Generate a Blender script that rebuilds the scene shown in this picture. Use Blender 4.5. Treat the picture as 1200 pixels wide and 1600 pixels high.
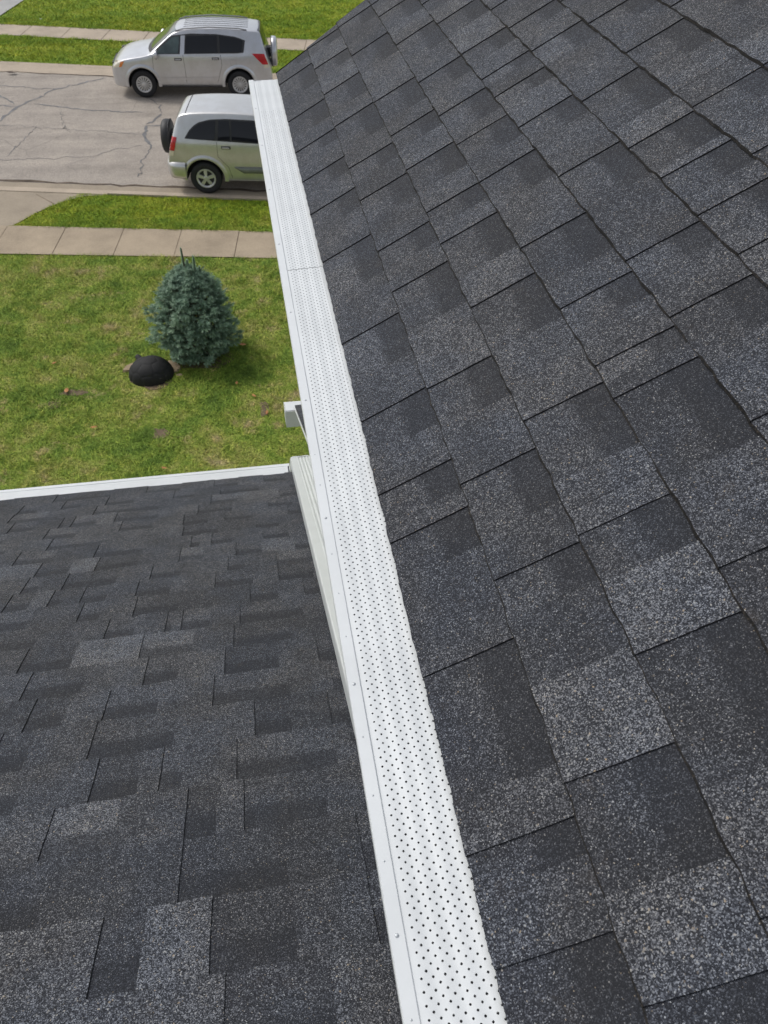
import bpy, bmesh, math, random
import numpy as np
from mathutils import Vector, Matrix
random.seed(7); rng = np.random.default_rng(7)
for o in list(bpy.data.objects): bpy.data.objects.remove(o)
SC = bpy.context.scene
COL = SC.collection
H = 8.0                                   # height of the eye above the lawn

# ------------------------------------------------------------------ camera, sky, sun, exposure
cam_d = bpy.data.cameras.new("camera"); cam = bpy.data.objects.new("camera", cam_d); COL.objects.link(cam)
Rr = Vector((0.98423842, -0.17384279, 0.03245636)); Rd = Vector((-0.10263474, -0.71096852, -0.69569381)); Rf = Vector((0.1440168, 0.68139742, -0.71760484))
m = Matrix((Rr, -Rd, -Rf)).transposed().to_4x4(); m.translation = (0, 0, H)
cam.matrix_world = m
cam_d.sensor_fit = 'VERTICAL'; cam_d.sensor_height = 24; cam_d.sensor_width = 18
cam_d.lens = 1206.2 / 1600 * 24
cam_d.clip_start = 0.02; cam_d.clip_end = 2000
cam_d.dof.use_dof = True; cam_d.dof.focus_distance = 1.55; cam_d.dof.aperture_fstop = 8.5
SC.camera = cam
SUN_EL, SUN_AZ = 52, -50                  # degrees; azimuth from +Y, negative to the left
w = bpy.data.worlds.new("World"); SC.world = w; w.use_nodes = True
nt = w.node_tree; bg = nt.nodes["Background"]
sky = nt.nodes.new("ShaderNodeTexSky"); sky.sky_type = 'NISHITA'; sky.sun_disc = False
sky.sun_elevation = math.radians(SUN_EL); sky.sun_rotation = math.radians(SUN_AZ % 360)
sky.air_density = 1.0; sky.dust_density = 3.0; sky.ozone_density = 1.0
hs = nt.nodes.new("ShaderNodeHueSaturation"); hs.inputs['Saturation'].default_value = 0.38
nt.links.new(sky.outputs[0], hs.inputs['Color']); nt.links.new(hs.outputs[0], bg.inputs['Color'])
bg.inputs['Strength'].default_value = 0.138
sd = bpy.data.lights.new("sun", 'SUN'); sd.energy = 1.3; sd.angle = math.radians(14); sd.color = (1, .97, .92)
so = bpy.data.objects.new("sun", sd); COL.objects.link(so)
d = Vector((math.sin(math.radians(SUN_AZ)) * math.cos(math.radians(SUN_EL)), math.cos(math.radians(SUN_AZ)) * math.cos(math.radians(SUN_EL)), math.sin(math.radians(SUN_EL))))
so.rotation_euler = d.to_track_quat('Z', 'Y').to_euler(); so.location = (-6, 4, 20)
SC.view_settings.view_transform = 'Standard'; SC.view_settings.look = 'None'; SC.view_settings.gamma = 1
SC.view_settings.exposure = 0.0
SC.view_settings.use_curve_mapping = False

# ------------------------------------------------------------------ helpers
def tag(o, label=None, cat=None, group=None, kind=None):
    for k, v in (('label', label), ('category', cat), ('group', group), ('kind', kind)):
        if v: o[k] = v
    return o
def empty(name, loc=(0, 0, 0), rz=0):
    o = bpy.data.objects.new(name, None); COL.objects.link(o); o.location = loc; o.rotation_euler = (0, 0, rz); o.empty_display_size = .2
    return o
def mesh(name, V, F, mats, parent=None, smooth=False, mi=None, attrs=None):
    me = bpy.data.meshes.new(name); me.from_pydata([tuple(v) for v in V], [], F)
    for mt in (mats if isinstance(mats, (list, tuple)) else [mats]): me.materials.append(mt)
    if mi is not None: me.polygons.foreach_set('material_index', mi)
    if smooth: me.polygons.foreach_set('use_smooth', [True] * len(me.polygons))
    if attrs:
        for k, a in attrs.items():
            at = me.attributes.new(k, 'FLOAT', 'POINT'); at.data.foreach_set('value', np.asarray(a, dtype=np.float32))
    me.update()
    o = bpy.data.objects.new(name, me); COL.objects.link(o)
    if parent: o.parent = parent
    return o
class MB:
    def __init__(s): s.V = []; s.F = []; s.M = []
    def quad(s, a, b, c, d, m=0):
        n = len(s.V); s.V += [a, b, c, d]; s.F.append((n, n+1, n+2, n+3)); s.M.append(m)
    def poly(s, pts, m=0):
        n = len(s.V); s.V += list(pts); s.F.append(tuple(range(n, n+len(pts)))); s.M.append(m)
    def box(s, lo, hi, m=0, mat=None):
        x0, y0, z0 = lo; x1, y1, z1 = hi; n = len(s.V)
        P = [(x0,y0,z0),(x1,y0,z0),(x1,y1,z0),(x0,y1,z0),(x0,y0,z1),(x1,y0,z1),(x1,y1,z1),(x0,y1,z1)]
        if mat is not None: P = [tuple(mat @ Vector(p)) for p in P]
        s.V += P
        for f in ((0,3,2,1),(4,5,6,7),(0,1,5,4),(1,2,6,5),(2,3,7,6),(3,0,4,7)): s.F.append(tuple(n+i for i in f)); s.M.append(m)
    def extrude(s, prof, dirf, ts, m=0, caps=True, closed=True):
        """prof: list of 2-D points; dirf(p,t)->3-D point"""
        n0 = len(s.V); k = len(prof)
        for t in ts: s.V += [dirf(p, t) for p in prof]
        for j in range(len(ts)-1):
            for i in range(k if closed else k-1):
                a = n0+j*k+i; b = n0+j*k+(i+1) % k
                s.F.append((a, b, b+k, a+k)); s.M.append(m)
        if caps and closed:
            s.F.append(tuple(n0+i for i in range(k))); s.M.append(m)
            s.F.append(tuple(n0+(len(ts)-1)*k+i for i in range(k-1, -1, -1))); s.M.append(m)
    def lathe(s, prof, c, axis='y', n=40, m=0, closed=False):
        n0 = len(s.V); k = len(prof)
        for j in range(n):
            a = 2*math.pi*j/n
            for r, h in prof:
                if axis == 'y': s.V.append((c[0]+r*math.cos(a), c[1]+h, c[2]+r*math.sin(a)))
                elif axis == 'x': s.V.append((c[0]+h, c[1]+r*math.cos(a), c[2]+r*math.sin(a)))
                else: s.V.append((c[0]+r*math.cos(a), c[1]+r*math.sin(a), c[2]+h))
        for j in range(n):
            for i in range(k if closed else k-1):
                a = n0+j*k+i; b = n0+j*k+(i+1) % k; c2 = n0+((j+1) % n)*k+(i+1) % k; d2 = n0+((j+1) % n)*k+i
                s.F.append((a, b, c2, d2)); s.M.append(m)
    def tube(s, pts, rad, n=8, m=0):
        pts = [Vector(p) for p in pts]; n0 = len(s.V)
        for j, p in enumerate(pts):
            t = (pts[min(j+1, len(pts)-1)]-pts[max(j-1, 0)]).normalized()
            u = t.cross(Vector((0, 0, 1)));  u = u.normalized() if u.length > 1e-4 else Vector((1, 0, 0)); v = t.cross(u)
            r = rad[j] if isinstance(rad, (list, tuple)) else rad
            for i in range(n):
                a = 2*math.pi*i/n; s.V.append(tuple(p+u*r*math.cos(a)+v*r*math.sin(a)))
        for j in range(len(pts)-1):
            for i in range(n):
                s.F.append((n0+j*n+i, n0+j*n+(i+1) % n, n0+(j+1)*n+(i+1) % n, n0+(j+1)*n+i)); s.M.append(m)
        s.F.append(tuple(n0+i for i in range(n))); s.M.append(m); s.F.append(tuple(n0+(len(pts)-1)*n+i for i in range(n))); s.M.append(m)
    def build(s, name, mats, parent=None, smooth=False, bevel=0):
        o = mesh(name, s.V, s.F, mats, parent, smooth, s.M)
        if bevel:
            b = o.modifiers.new('bevel', 'BEVEL'); b.width = bevel; b.segments = 2; b.limit_method = 'ANGLE'
        return o

def new_mat(name):
    mt = bpy.data.materials.new(name); mt.use_nodes = True; t = mt.node_tree; b = t.nodes['Principled BSDF']
    return mt, t, b
def N(t, kind, **kw):
    n = t.nodes.new('ShaderNode'+kind)
    for k, v in kw.items():
        if k in n.inputs.keys(): n.inputs[k].default_value = v
        else: setattr(n, k, v)
    return n
def ramp(t, fac, stops):
    r = t.nodes.new('ShaderNodeValToRGB'); e = r.color_ramp.elements
    while len(e) > 1: e.remove(e[-1])
    e[0].position = stops[0][0]; e[0].color = (*stops[0][1], 1)
    for p, c in stops[1:]:
        x = e.new(p); x.color = (*c, 1)
    if fac is not None: t.links.new(fac, r.inputs[0])
    return r
def mathn(t, op, a, b=None, clamp=False):
    n = t.nodes.new('ShaderNodeMath'); n.operation = op; n.use_clamp = clamp
    for i, v in enumerate((a, b)):
        if v is None: continue
        if isinstance(v, (int, float)): n.inputs[i].default_value = v
        else: t.links.new(v, n.inputs[i])
    return n.outputs[0]
def mixc(t, fac, a, b, mode='MIX'):
    n = t.nodes.new('ShaderNodeMix'); n.data_type = 'RGBA'; n.blend_type = mode
    for i, v in ((0, fac), (6, a), (7, b)):
        if isinstance(v, (int, float)): n.inputs[i].default_value = v
        elif isinstance(v, tuple): n.inputs[i].default_value = (*v, 1)
        else: t.links.new(v, n.inputs[i])
    return n.outputs[2]
def coords(t): return N(t, 'NewGeometry').outputs['Position']
def noise(t, vec, scale, detail=3, rough=.55, out='Fac'):
    n = N(t, 'TexNoise'); n.inputs['Scale'].default_value = scale; n.inputs['Detail'].default_value = detail; n.inputs['Roughness'].default_value = rough
    t.links.new(vec, n.inputs['Vector']); return n.outputs[out]
def voro(t, vec, scale, out='Color', feature='F1'):
    n = N(t, 'TexVoronoi'); n.feature = feature; n.inputs['Scale'].default_value = scale; t.links.new(vec, n.inputs['Vector']); return n.outputs[out]
def bump(t, b, h, strength=.3, dist=.002):
    n = N(t, 'Bump'); n.inputs['Strength'].default_value = strength; n.inputs['Distance'].default_value = dist
    t.links.new(h, n.inputs['Height']); t.links.new(n.outputs[0], b.inputs['Normal'])
def attr(t, name):
    n = N(t, 'Attribute'); n.attribute_name = name; return n.outputs['Fac']

def mat_simple(name, col, rough=.6, metal=0., var=.12, scale=8., coat=0.):
    mt, t, b = new_mat(name)
    f = noise(t, coords(t), scale, 4)
    c = ramp(t, f, [(.3, tuple(x*(1-var) for x in col)), (.7, tuple(min(1, x*(1+var)) for x in col))])
    t.links.new(c.outputs[0], b.inputs['Base Color']); b.inputs['Roughness'].default_value = rough; b.inputs['Metallic'].default_value = metal
    b.inputs['Coat Weight'].default_value = coat
    if coat: b.inputs['Coat Roughness'].default_value = .04
    return mt

def mat_shingle():
    mt, t, b = new_mat('shingle_granules'); P = coords(t)
    tone = attr(t, 'tone'); band = attr(t, 'band')
    v1 = N(t, 'TexVoronoi'); v1.inputs['Scale'].default_value = 760; t.links.new(P, v1.inputs['Vector'])
    v2 = N(t, 'TexVoronoi'); v2.inputs['Scale'].default_value = 480; t.links.new(P, v2.inputs['Vector'])
    s1 = N(t, 'SeparateColor'); t.links.new(v1.outputs['Color'], s1.inputs[0])
    s2 = N(t, 'SeparateColor'); t.links.new(v2.outputs['Color'], s2.inputs[0])
    lf = noise(t, P, 9, 3); mf = noise(t, P, 70, 3, .6)
    # how many pale granules lie here: by tab tone, drifting slowly, none in the dark band
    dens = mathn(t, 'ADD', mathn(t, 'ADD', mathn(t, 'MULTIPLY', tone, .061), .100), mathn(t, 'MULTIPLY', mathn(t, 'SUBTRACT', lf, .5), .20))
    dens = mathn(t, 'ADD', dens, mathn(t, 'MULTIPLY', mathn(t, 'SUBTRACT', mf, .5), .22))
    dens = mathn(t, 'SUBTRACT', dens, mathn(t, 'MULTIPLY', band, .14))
    r1 = mathn(t, 'ADD', mathn(t, 'SUBTRACT', s1.outputs[0], .5), dens)
    r2 = mathn(t, 'ADD', mathn(t, 'SUBTRACT', s2.outputs[0], .55), dens)
    c1 = ramp(t, r1, [(.0, (.0165, .0180, .0225)), (.22, (.026, .0280, .0345)), (.40, (.051, .0545, .064)), (.58, (.112, .118, .134)), (.72, (.28, .29, .31))])
    big = ramp(t, r2, [(.54, (0, 0, 0)), (.62, (1, 1, 1))])
    gr = ramp(t, s2.outputs[1], [(0, (.10, .105, .12)), (.55, (.16, .165, .18)), (.8, (.26, .265, .27)), (.93, (.38, .37, .34)), (1, (.36, .27, .17))])
    col = mixc(t, mathn(t, 'MULTIPLY', big.outputs[0], .85), c1.outputs[0], gr.outputs[0])
    sp3 = ramp(t, s1.outputs[2], [(.945, (0, 0, 0)), (.975, (1, 1, 1))])
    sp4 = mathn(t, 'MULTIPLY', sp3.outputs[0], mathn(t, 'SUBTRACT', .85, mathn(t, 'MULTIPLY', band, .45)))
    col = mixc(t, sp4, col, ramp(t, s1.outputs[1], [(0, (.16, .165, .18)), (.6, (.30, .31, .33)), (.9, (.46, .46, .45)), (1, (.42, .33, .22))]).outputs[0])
    blu = ramp(t, noise(t, P, 5.5, 2), [(.40, (1.02, 1.0, .98)), (.62, (.96, 1.0, 1.07))])
    col = mixc(t, 1.0, col, blu.outputs[0], 'MULTIPLY')
    # brownish dust in places
    du = ramp(t, noise(t, P, 14, 5, .65), [(.62, (0, 0, 0)), (.78, (1, 1, 1))])
    col = mixc(t, mathn(t, 'MULTIPLY', du.outputs[0], .22), col, (.11, .085, .06))
    t.links.new(col, b.inputs['Base Color']); b.inputs['Roughness'].default_value = .82
    b.inputs['Specular IOR Level'].default_value = .35
    bump(t, b, mathn(t, 'SUBTRACT', 1.0, v1.outputs['Distance']), .55, .0012)
    return mt
def mat_edge():
    mt, t, b = new_mat('shingle_edge_and_shadow'); P = coords(t)  # dark asphalt of cut edges, also the painted shadow line below each course
    c = ramp(t, noise(t, P, 260, 3), [(.45, (.006, .006, .007)), (.60, (.022, .018, .015)), (.74, (.075, .062, .05))])
    t.links.new(c.outputs[0], b.inputs['Base Color']); b.inputs['Roughness'].default_value = .95
    return mt
def mat_aluminium(name='white_aluminium', col=(.755, .785, .795)):
    mt, t, b = new_mat(name); P = coords(t)
    d = ramp(t, noise(t, P, 6, 6, .7), [(.35, tuple(c*.93 for c in col)), (.6, col)])
    s = ramp(t, noise(t, P, 90, 4, .7), [(.66, (0, 0, 0)), (.8, (1, 1, 1))])
    c = mixc(t, mathn(t, 'MULTIPLY', s.outputs[0], .10), d.outputs[0], (.35, .33, .28))
    t.links.new(c, b.inputs['Base Color']); b.inputs['Roughness'].default_value = .38
    bump(t, b, noise(t, P, 30, 2), .12, .002)
    return mt
def mat_grass(name, blade):
    mt, t, b = new_mat(name); P = coords(t)
    big = noise(t, P, .75, 4, .6); mid = noise(t, P, 3.2, 4, .65); fin = noise(t, P, 22, 3)
    f = mathn(t, 'ADD', mathn(t, 'MULTIPLY', big, .55), mathn(t, 'MULTIPLY', mid, .45))
    yf = N(t, 'SeparateXYZ'); t.links.new(P, yf.inputs[0])
    far = ramp(t, mathn(t, 'DIVIDE', yf.outputs[1], 40.0), [(.38, (0, 0, 0)), (.44, (1, 1, 1))])   # the verges and the far lawn are greener
    g = ramp(t, f, [(.34, (.115, .20, .030)), (.42, (.21, .335, .05)), (.50, (.32, .425, .07)), (.58, (.45, .48, .13)), (.66, (.58, .50, .26))])
    g2 = ramp(t, f, [(.30, (.15, .27, .022)), (.45, (.24, .37, .026)), (.58, (.35, .43, .032)), (.72, (.45, .47, .06))])
    c = mixc(t, far.outputs[0], g.outputs[0], g2.outputs[0])
    # bare, strawy places
    bare = ramp(t, mathn(t, 'ADD', mathn(t, 'MULTIPLY', noise(t, P, 1.6, 5, .7), .75), mathn(t, 'MULTIPLY', fin, .25)), [(.57, (0, 0, 0)), (.64, (1, 1, 1))])
    bf = mathn(t, 'MULTIPLY', bare.outputs[0], mathn(t, 'SUBTRACT', 1.0, mathn(t, 'MULTIPLY', far.outputs[0], .8)))
    c = mixc(t, mathn(t, 'MULTIPLY', bf, .55), c, (.56, .43, .27))
    if blade:
        rd = attr(t, 'rnd')
        v = ramp(t, rd, [(0, (.55, .62, .5)), (.5, (1, 1, 1)), (.9, (1.35, 1.3, 1.1)), (1, (2.0, 1.6, 1.6))])
        c = mixc(t, 1.0, c, v.outputs[0], 'MULTIPLY')
        b.inputs['Subsurface Weight'].default_value = 0
    else:
        c = mixc(t, 1.0, c, ramp(t, fin, [(.3, (.45, .45, .5)), (.7, (.95, .9, .9))]).outputs[0], 'MULTIPLY')
        bump(t, b, noise(t, P, 40, 4), .8, .02)
    t.links.new(c, b.inputs['Base Color']); b.inputs['Roughness'].default_value = .7 if blade else .9
    if blade:
        tr = N(t, 'BsdfTranslucent'); t.links.new(c, tr.inputs['Color']); mx = N(t, 'MixShader'); mx.inputs[0].default_value = .15
        g_ = N(t, 'NewGeometry'); va = N(t, 'VectorMath'); va.operation = 'ADD'; va.inputs[1].default_value = (0, 0, 1.6); t.links.new(g_.outputs['Normal'], va.inputs[0]); vn = N(t, 'VectorMath'); vn.operation = 'NORMALIZE'; t.links.new(va.outputs[0], vn.inputs[0]); t.links.new(vn.outputs[0], b.inputs['Normal'])
        t.links.new(b.outputs[0], mx.inputs[1]); t.links.new(tr.outputs[0], mx.inputs[2]); t.links.new(mx.outputs[0], t.nodes['Material Output'].inputs[0])
    b.inputs['Specular IOR Level'].default_value = .25
    return mt
def mat_concrete(name, col, stain=.5):
    mt, t, b = new_mat(name); P = coords(t)
    f = mathn(t, 'ADD', mathn(t, 'MULTIPLY', noise(t, P, 1.1, 6, .65), .6), mathn(t, 'MULTIPLY', noise(t, P, 60, 3), .4))
    c = ramp(t, f, [(.36, tuple(x*(1-stain*.5) for x in col)), (.5, col), (.66, tuple(x*1.18 for x in col))])
    sp = ramp(t, voro(t, P, 130, 'Color'), [(.2, (.8, .8, .8)), (.8, (1.15, 1.13, 1.1))])
    c = mixc(t, .6, c.outputs[0], sp.outputs[0], 'MULTIPLY')
    t.links.new(c, b.inputs['Base Color']); b.inputs['Roughness'].default_value = .9
    bump(t, b, noise(t, P, 120, 4), .3, .003)
    return mt
def mat_road():
    mt, t, b = new_mat('worn_asphalt'); P = coords(t)
    mp = N(t, 'Mapping'); mp.inputs['Scale'].default_value = (.16, 1, 1); mp.inputs['Rotation'].default_value = (0, 0, .2); t.links.new(P, mp.inputs[0])
    f = mathn(t, 'ADD', mathn(t, 'MULTIPLY', noise(t, mp.outputs[0], 1.3, 6, .6), .6), mathn(t, 'MULTIPLY', noise(t, P, 1.7, 6, .7), .4))
    c = ramp(t, f, [(.36, (.27, .24, .208)), (.5, (.35, .312, .272)), (.64, (.43, .38, .325))])
    s = N(t, 'SeparateColor'); t.links.new(voro(t, P, 75, 'Color'), s.inputs[0])
    sp = ramp(t, s.outputs[0], [(.0, (.62, .62, .64)), (.3, (.95, .95, .95)), (.75, (1.08, 1.06, 1.04)), (1, (1.45, 1.42, 1.36))])
    c = mixc(t, .8, c.outputs[0], sp.outputs[0], 'MULTIPLY')
    # hairline cracks
    n2 = N(t, 'TexNoise'); n2.inputs['Scale'].default_value = 1.5; t.links.new(P, n2.inputs['Vector'])
    wv = mixc(t, .35, P, n2.outputs['Color'], 'ADD')
    e = voro(t, wv, .42, 'Distance', 'DISTANCE_TO_EDGE')
    k = ramp(t, e, [(0, (1, 1, 1)), (.010, (0, 0, 0))])
    br = ramp(t, noise(t, P, .8, 2), [(.45, (0, 0, 0)), (.6, (1, 1, 1))])
    c = mixc(t, mathn(t, 'MULTIPLY', mathn(t, 'MULTIPLY', k.outputs[0], br.outputs[0]), .32), c, (.08, .075, .075))
    t.links.new(c, b.inputs['Base Color']); b.inputs['Roughness'].default_value = .88
    bump(t, b, noise(t, P, 90, 4), .4, .004)
    return mt
def mat_paint(name, col, flake=.55):
    mt, t, b = new_mat(name); P = coords(t)
    c = ramp(t, noise(t, P, 400, 2), [(.4, tuple(x*.93 for x in col)), (.6, tuple(x*1.05 for x in col))])
    d = ramp(t, noise(t, P, 2.5, 5, .7), [(.4, (.9, .89, .87)), (.6, (1, 1, 1))])
    cc = mixc(t, 1.0, c.outputs[0], d.outputs[0], 'MULTIPLY')
    t.links.new(cc, b.inputs['Base Color']); b.inputs['Metallic'].default_value = flake; b.inputs['Roughness'].default_value = .30
    b.inputs['Coat Weight'].default_value = .8; b.inputs['Coat Roughness'].default_value = .05
    return mt
M = {}
M['shingle'] = mat_shingle(); M['edge'] = mat_edge()
M['alu'] = mat_aluminium(); M['alu2'] = mat_aluminium('vinyl_white', (.66, .69, .69))
M['trough'] = mat_simple('gutter_inside_shade', (.10, .10, .11), .6)  # dirty metal, darkened to paint in the shade of the white trough
M['siding'] = mat_simple('vinyl_siding', (.55, .56, .55), .6, var=.05)
M['screw'] = mat_simple('screw_head', (.55, .58, .6), .35, .3)
M['slit'] = mat_simple('dark_opening', (.02, .02, .02), .9)
M['ground'] = mat_grass('turf_soil', False); M['blade'] = mat_grass('grass_blades', True)
M['walk'] = mat_concrete('sidewalk_concrete', (.40, .325, .235)); M['walk2'] = mat_concrete('far_sidewalk_concrete', (.46, .385, .30))
M['drive'] = mat_concrete('driveway_concrete', (.35, .295, .225)); M['grey'] = mat_concrete('grey_concrete', (.42, .42, .41), .3)
M['road'] = mat_road(); M['seal'] = mat_simple('crack_sealant', (.15, .148, .15), .6, var=.4, scale=5)
M['dirtline'] = mat_simple('gutter_grit', (.10, .075, .055), .95, var=.5, scale=6)
M['silver'] = mat_paint('silver_paint', (.66, .67, .70), .75); M['sage'] = mat_paint('pale_silver_green_paint', (.64, .645, .645), .68)
M['glass'] = mat_simple('dark_tinted_glass', (.006, .007, .010), .05, var=.2)
M['glass2'] = mat_simple('clear_window_glass', (.05, .075, .075), .04, var=.5, scale=3, coat=.6)
M['black'] = mat_simple('black_plastic', (.030, .030, .033), .55)
M['rubber'] = mat_simple('tyre_rubber', (.022, .022, .024), .85)
M['rim'] = mat_simple('wheel_silver', (.62, .62, .62), .3, .5, .06)
M['red'] = mat_simple('red_lens', (.55, .012, .02), .15, var=.2, coat=.6)
M['amber'] = mat_simple('amber_lens', (.75, .22, .04), .2, coat=.5)
M['lens'] = mat_simple('clear_lens', (.72, .66, .52), .15, var=.1, coat=.6)
M['clad'] = mat_simple('grey_green_moulding', (.19, .205, .185), .5)
M['bark'] = mat_simple('spruce_bark', (.09, .06, .045), .9, var=.3)
M['dome'] = mat_simple('black_moulded_shell', (.009, .009, .010), .75, var=.25, scale=12)
M['stone'] = mat_concrete('tan_flagstone', (.38, .29, .19)); M['leaf'] = mat_simple('dry_leaf', (.42, .19, .07), .8, var=.3)
M['dirt'] = mat_simple('bare_dirt', (.16, .115, .075), .95, var=.3, scale=10)
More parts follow.
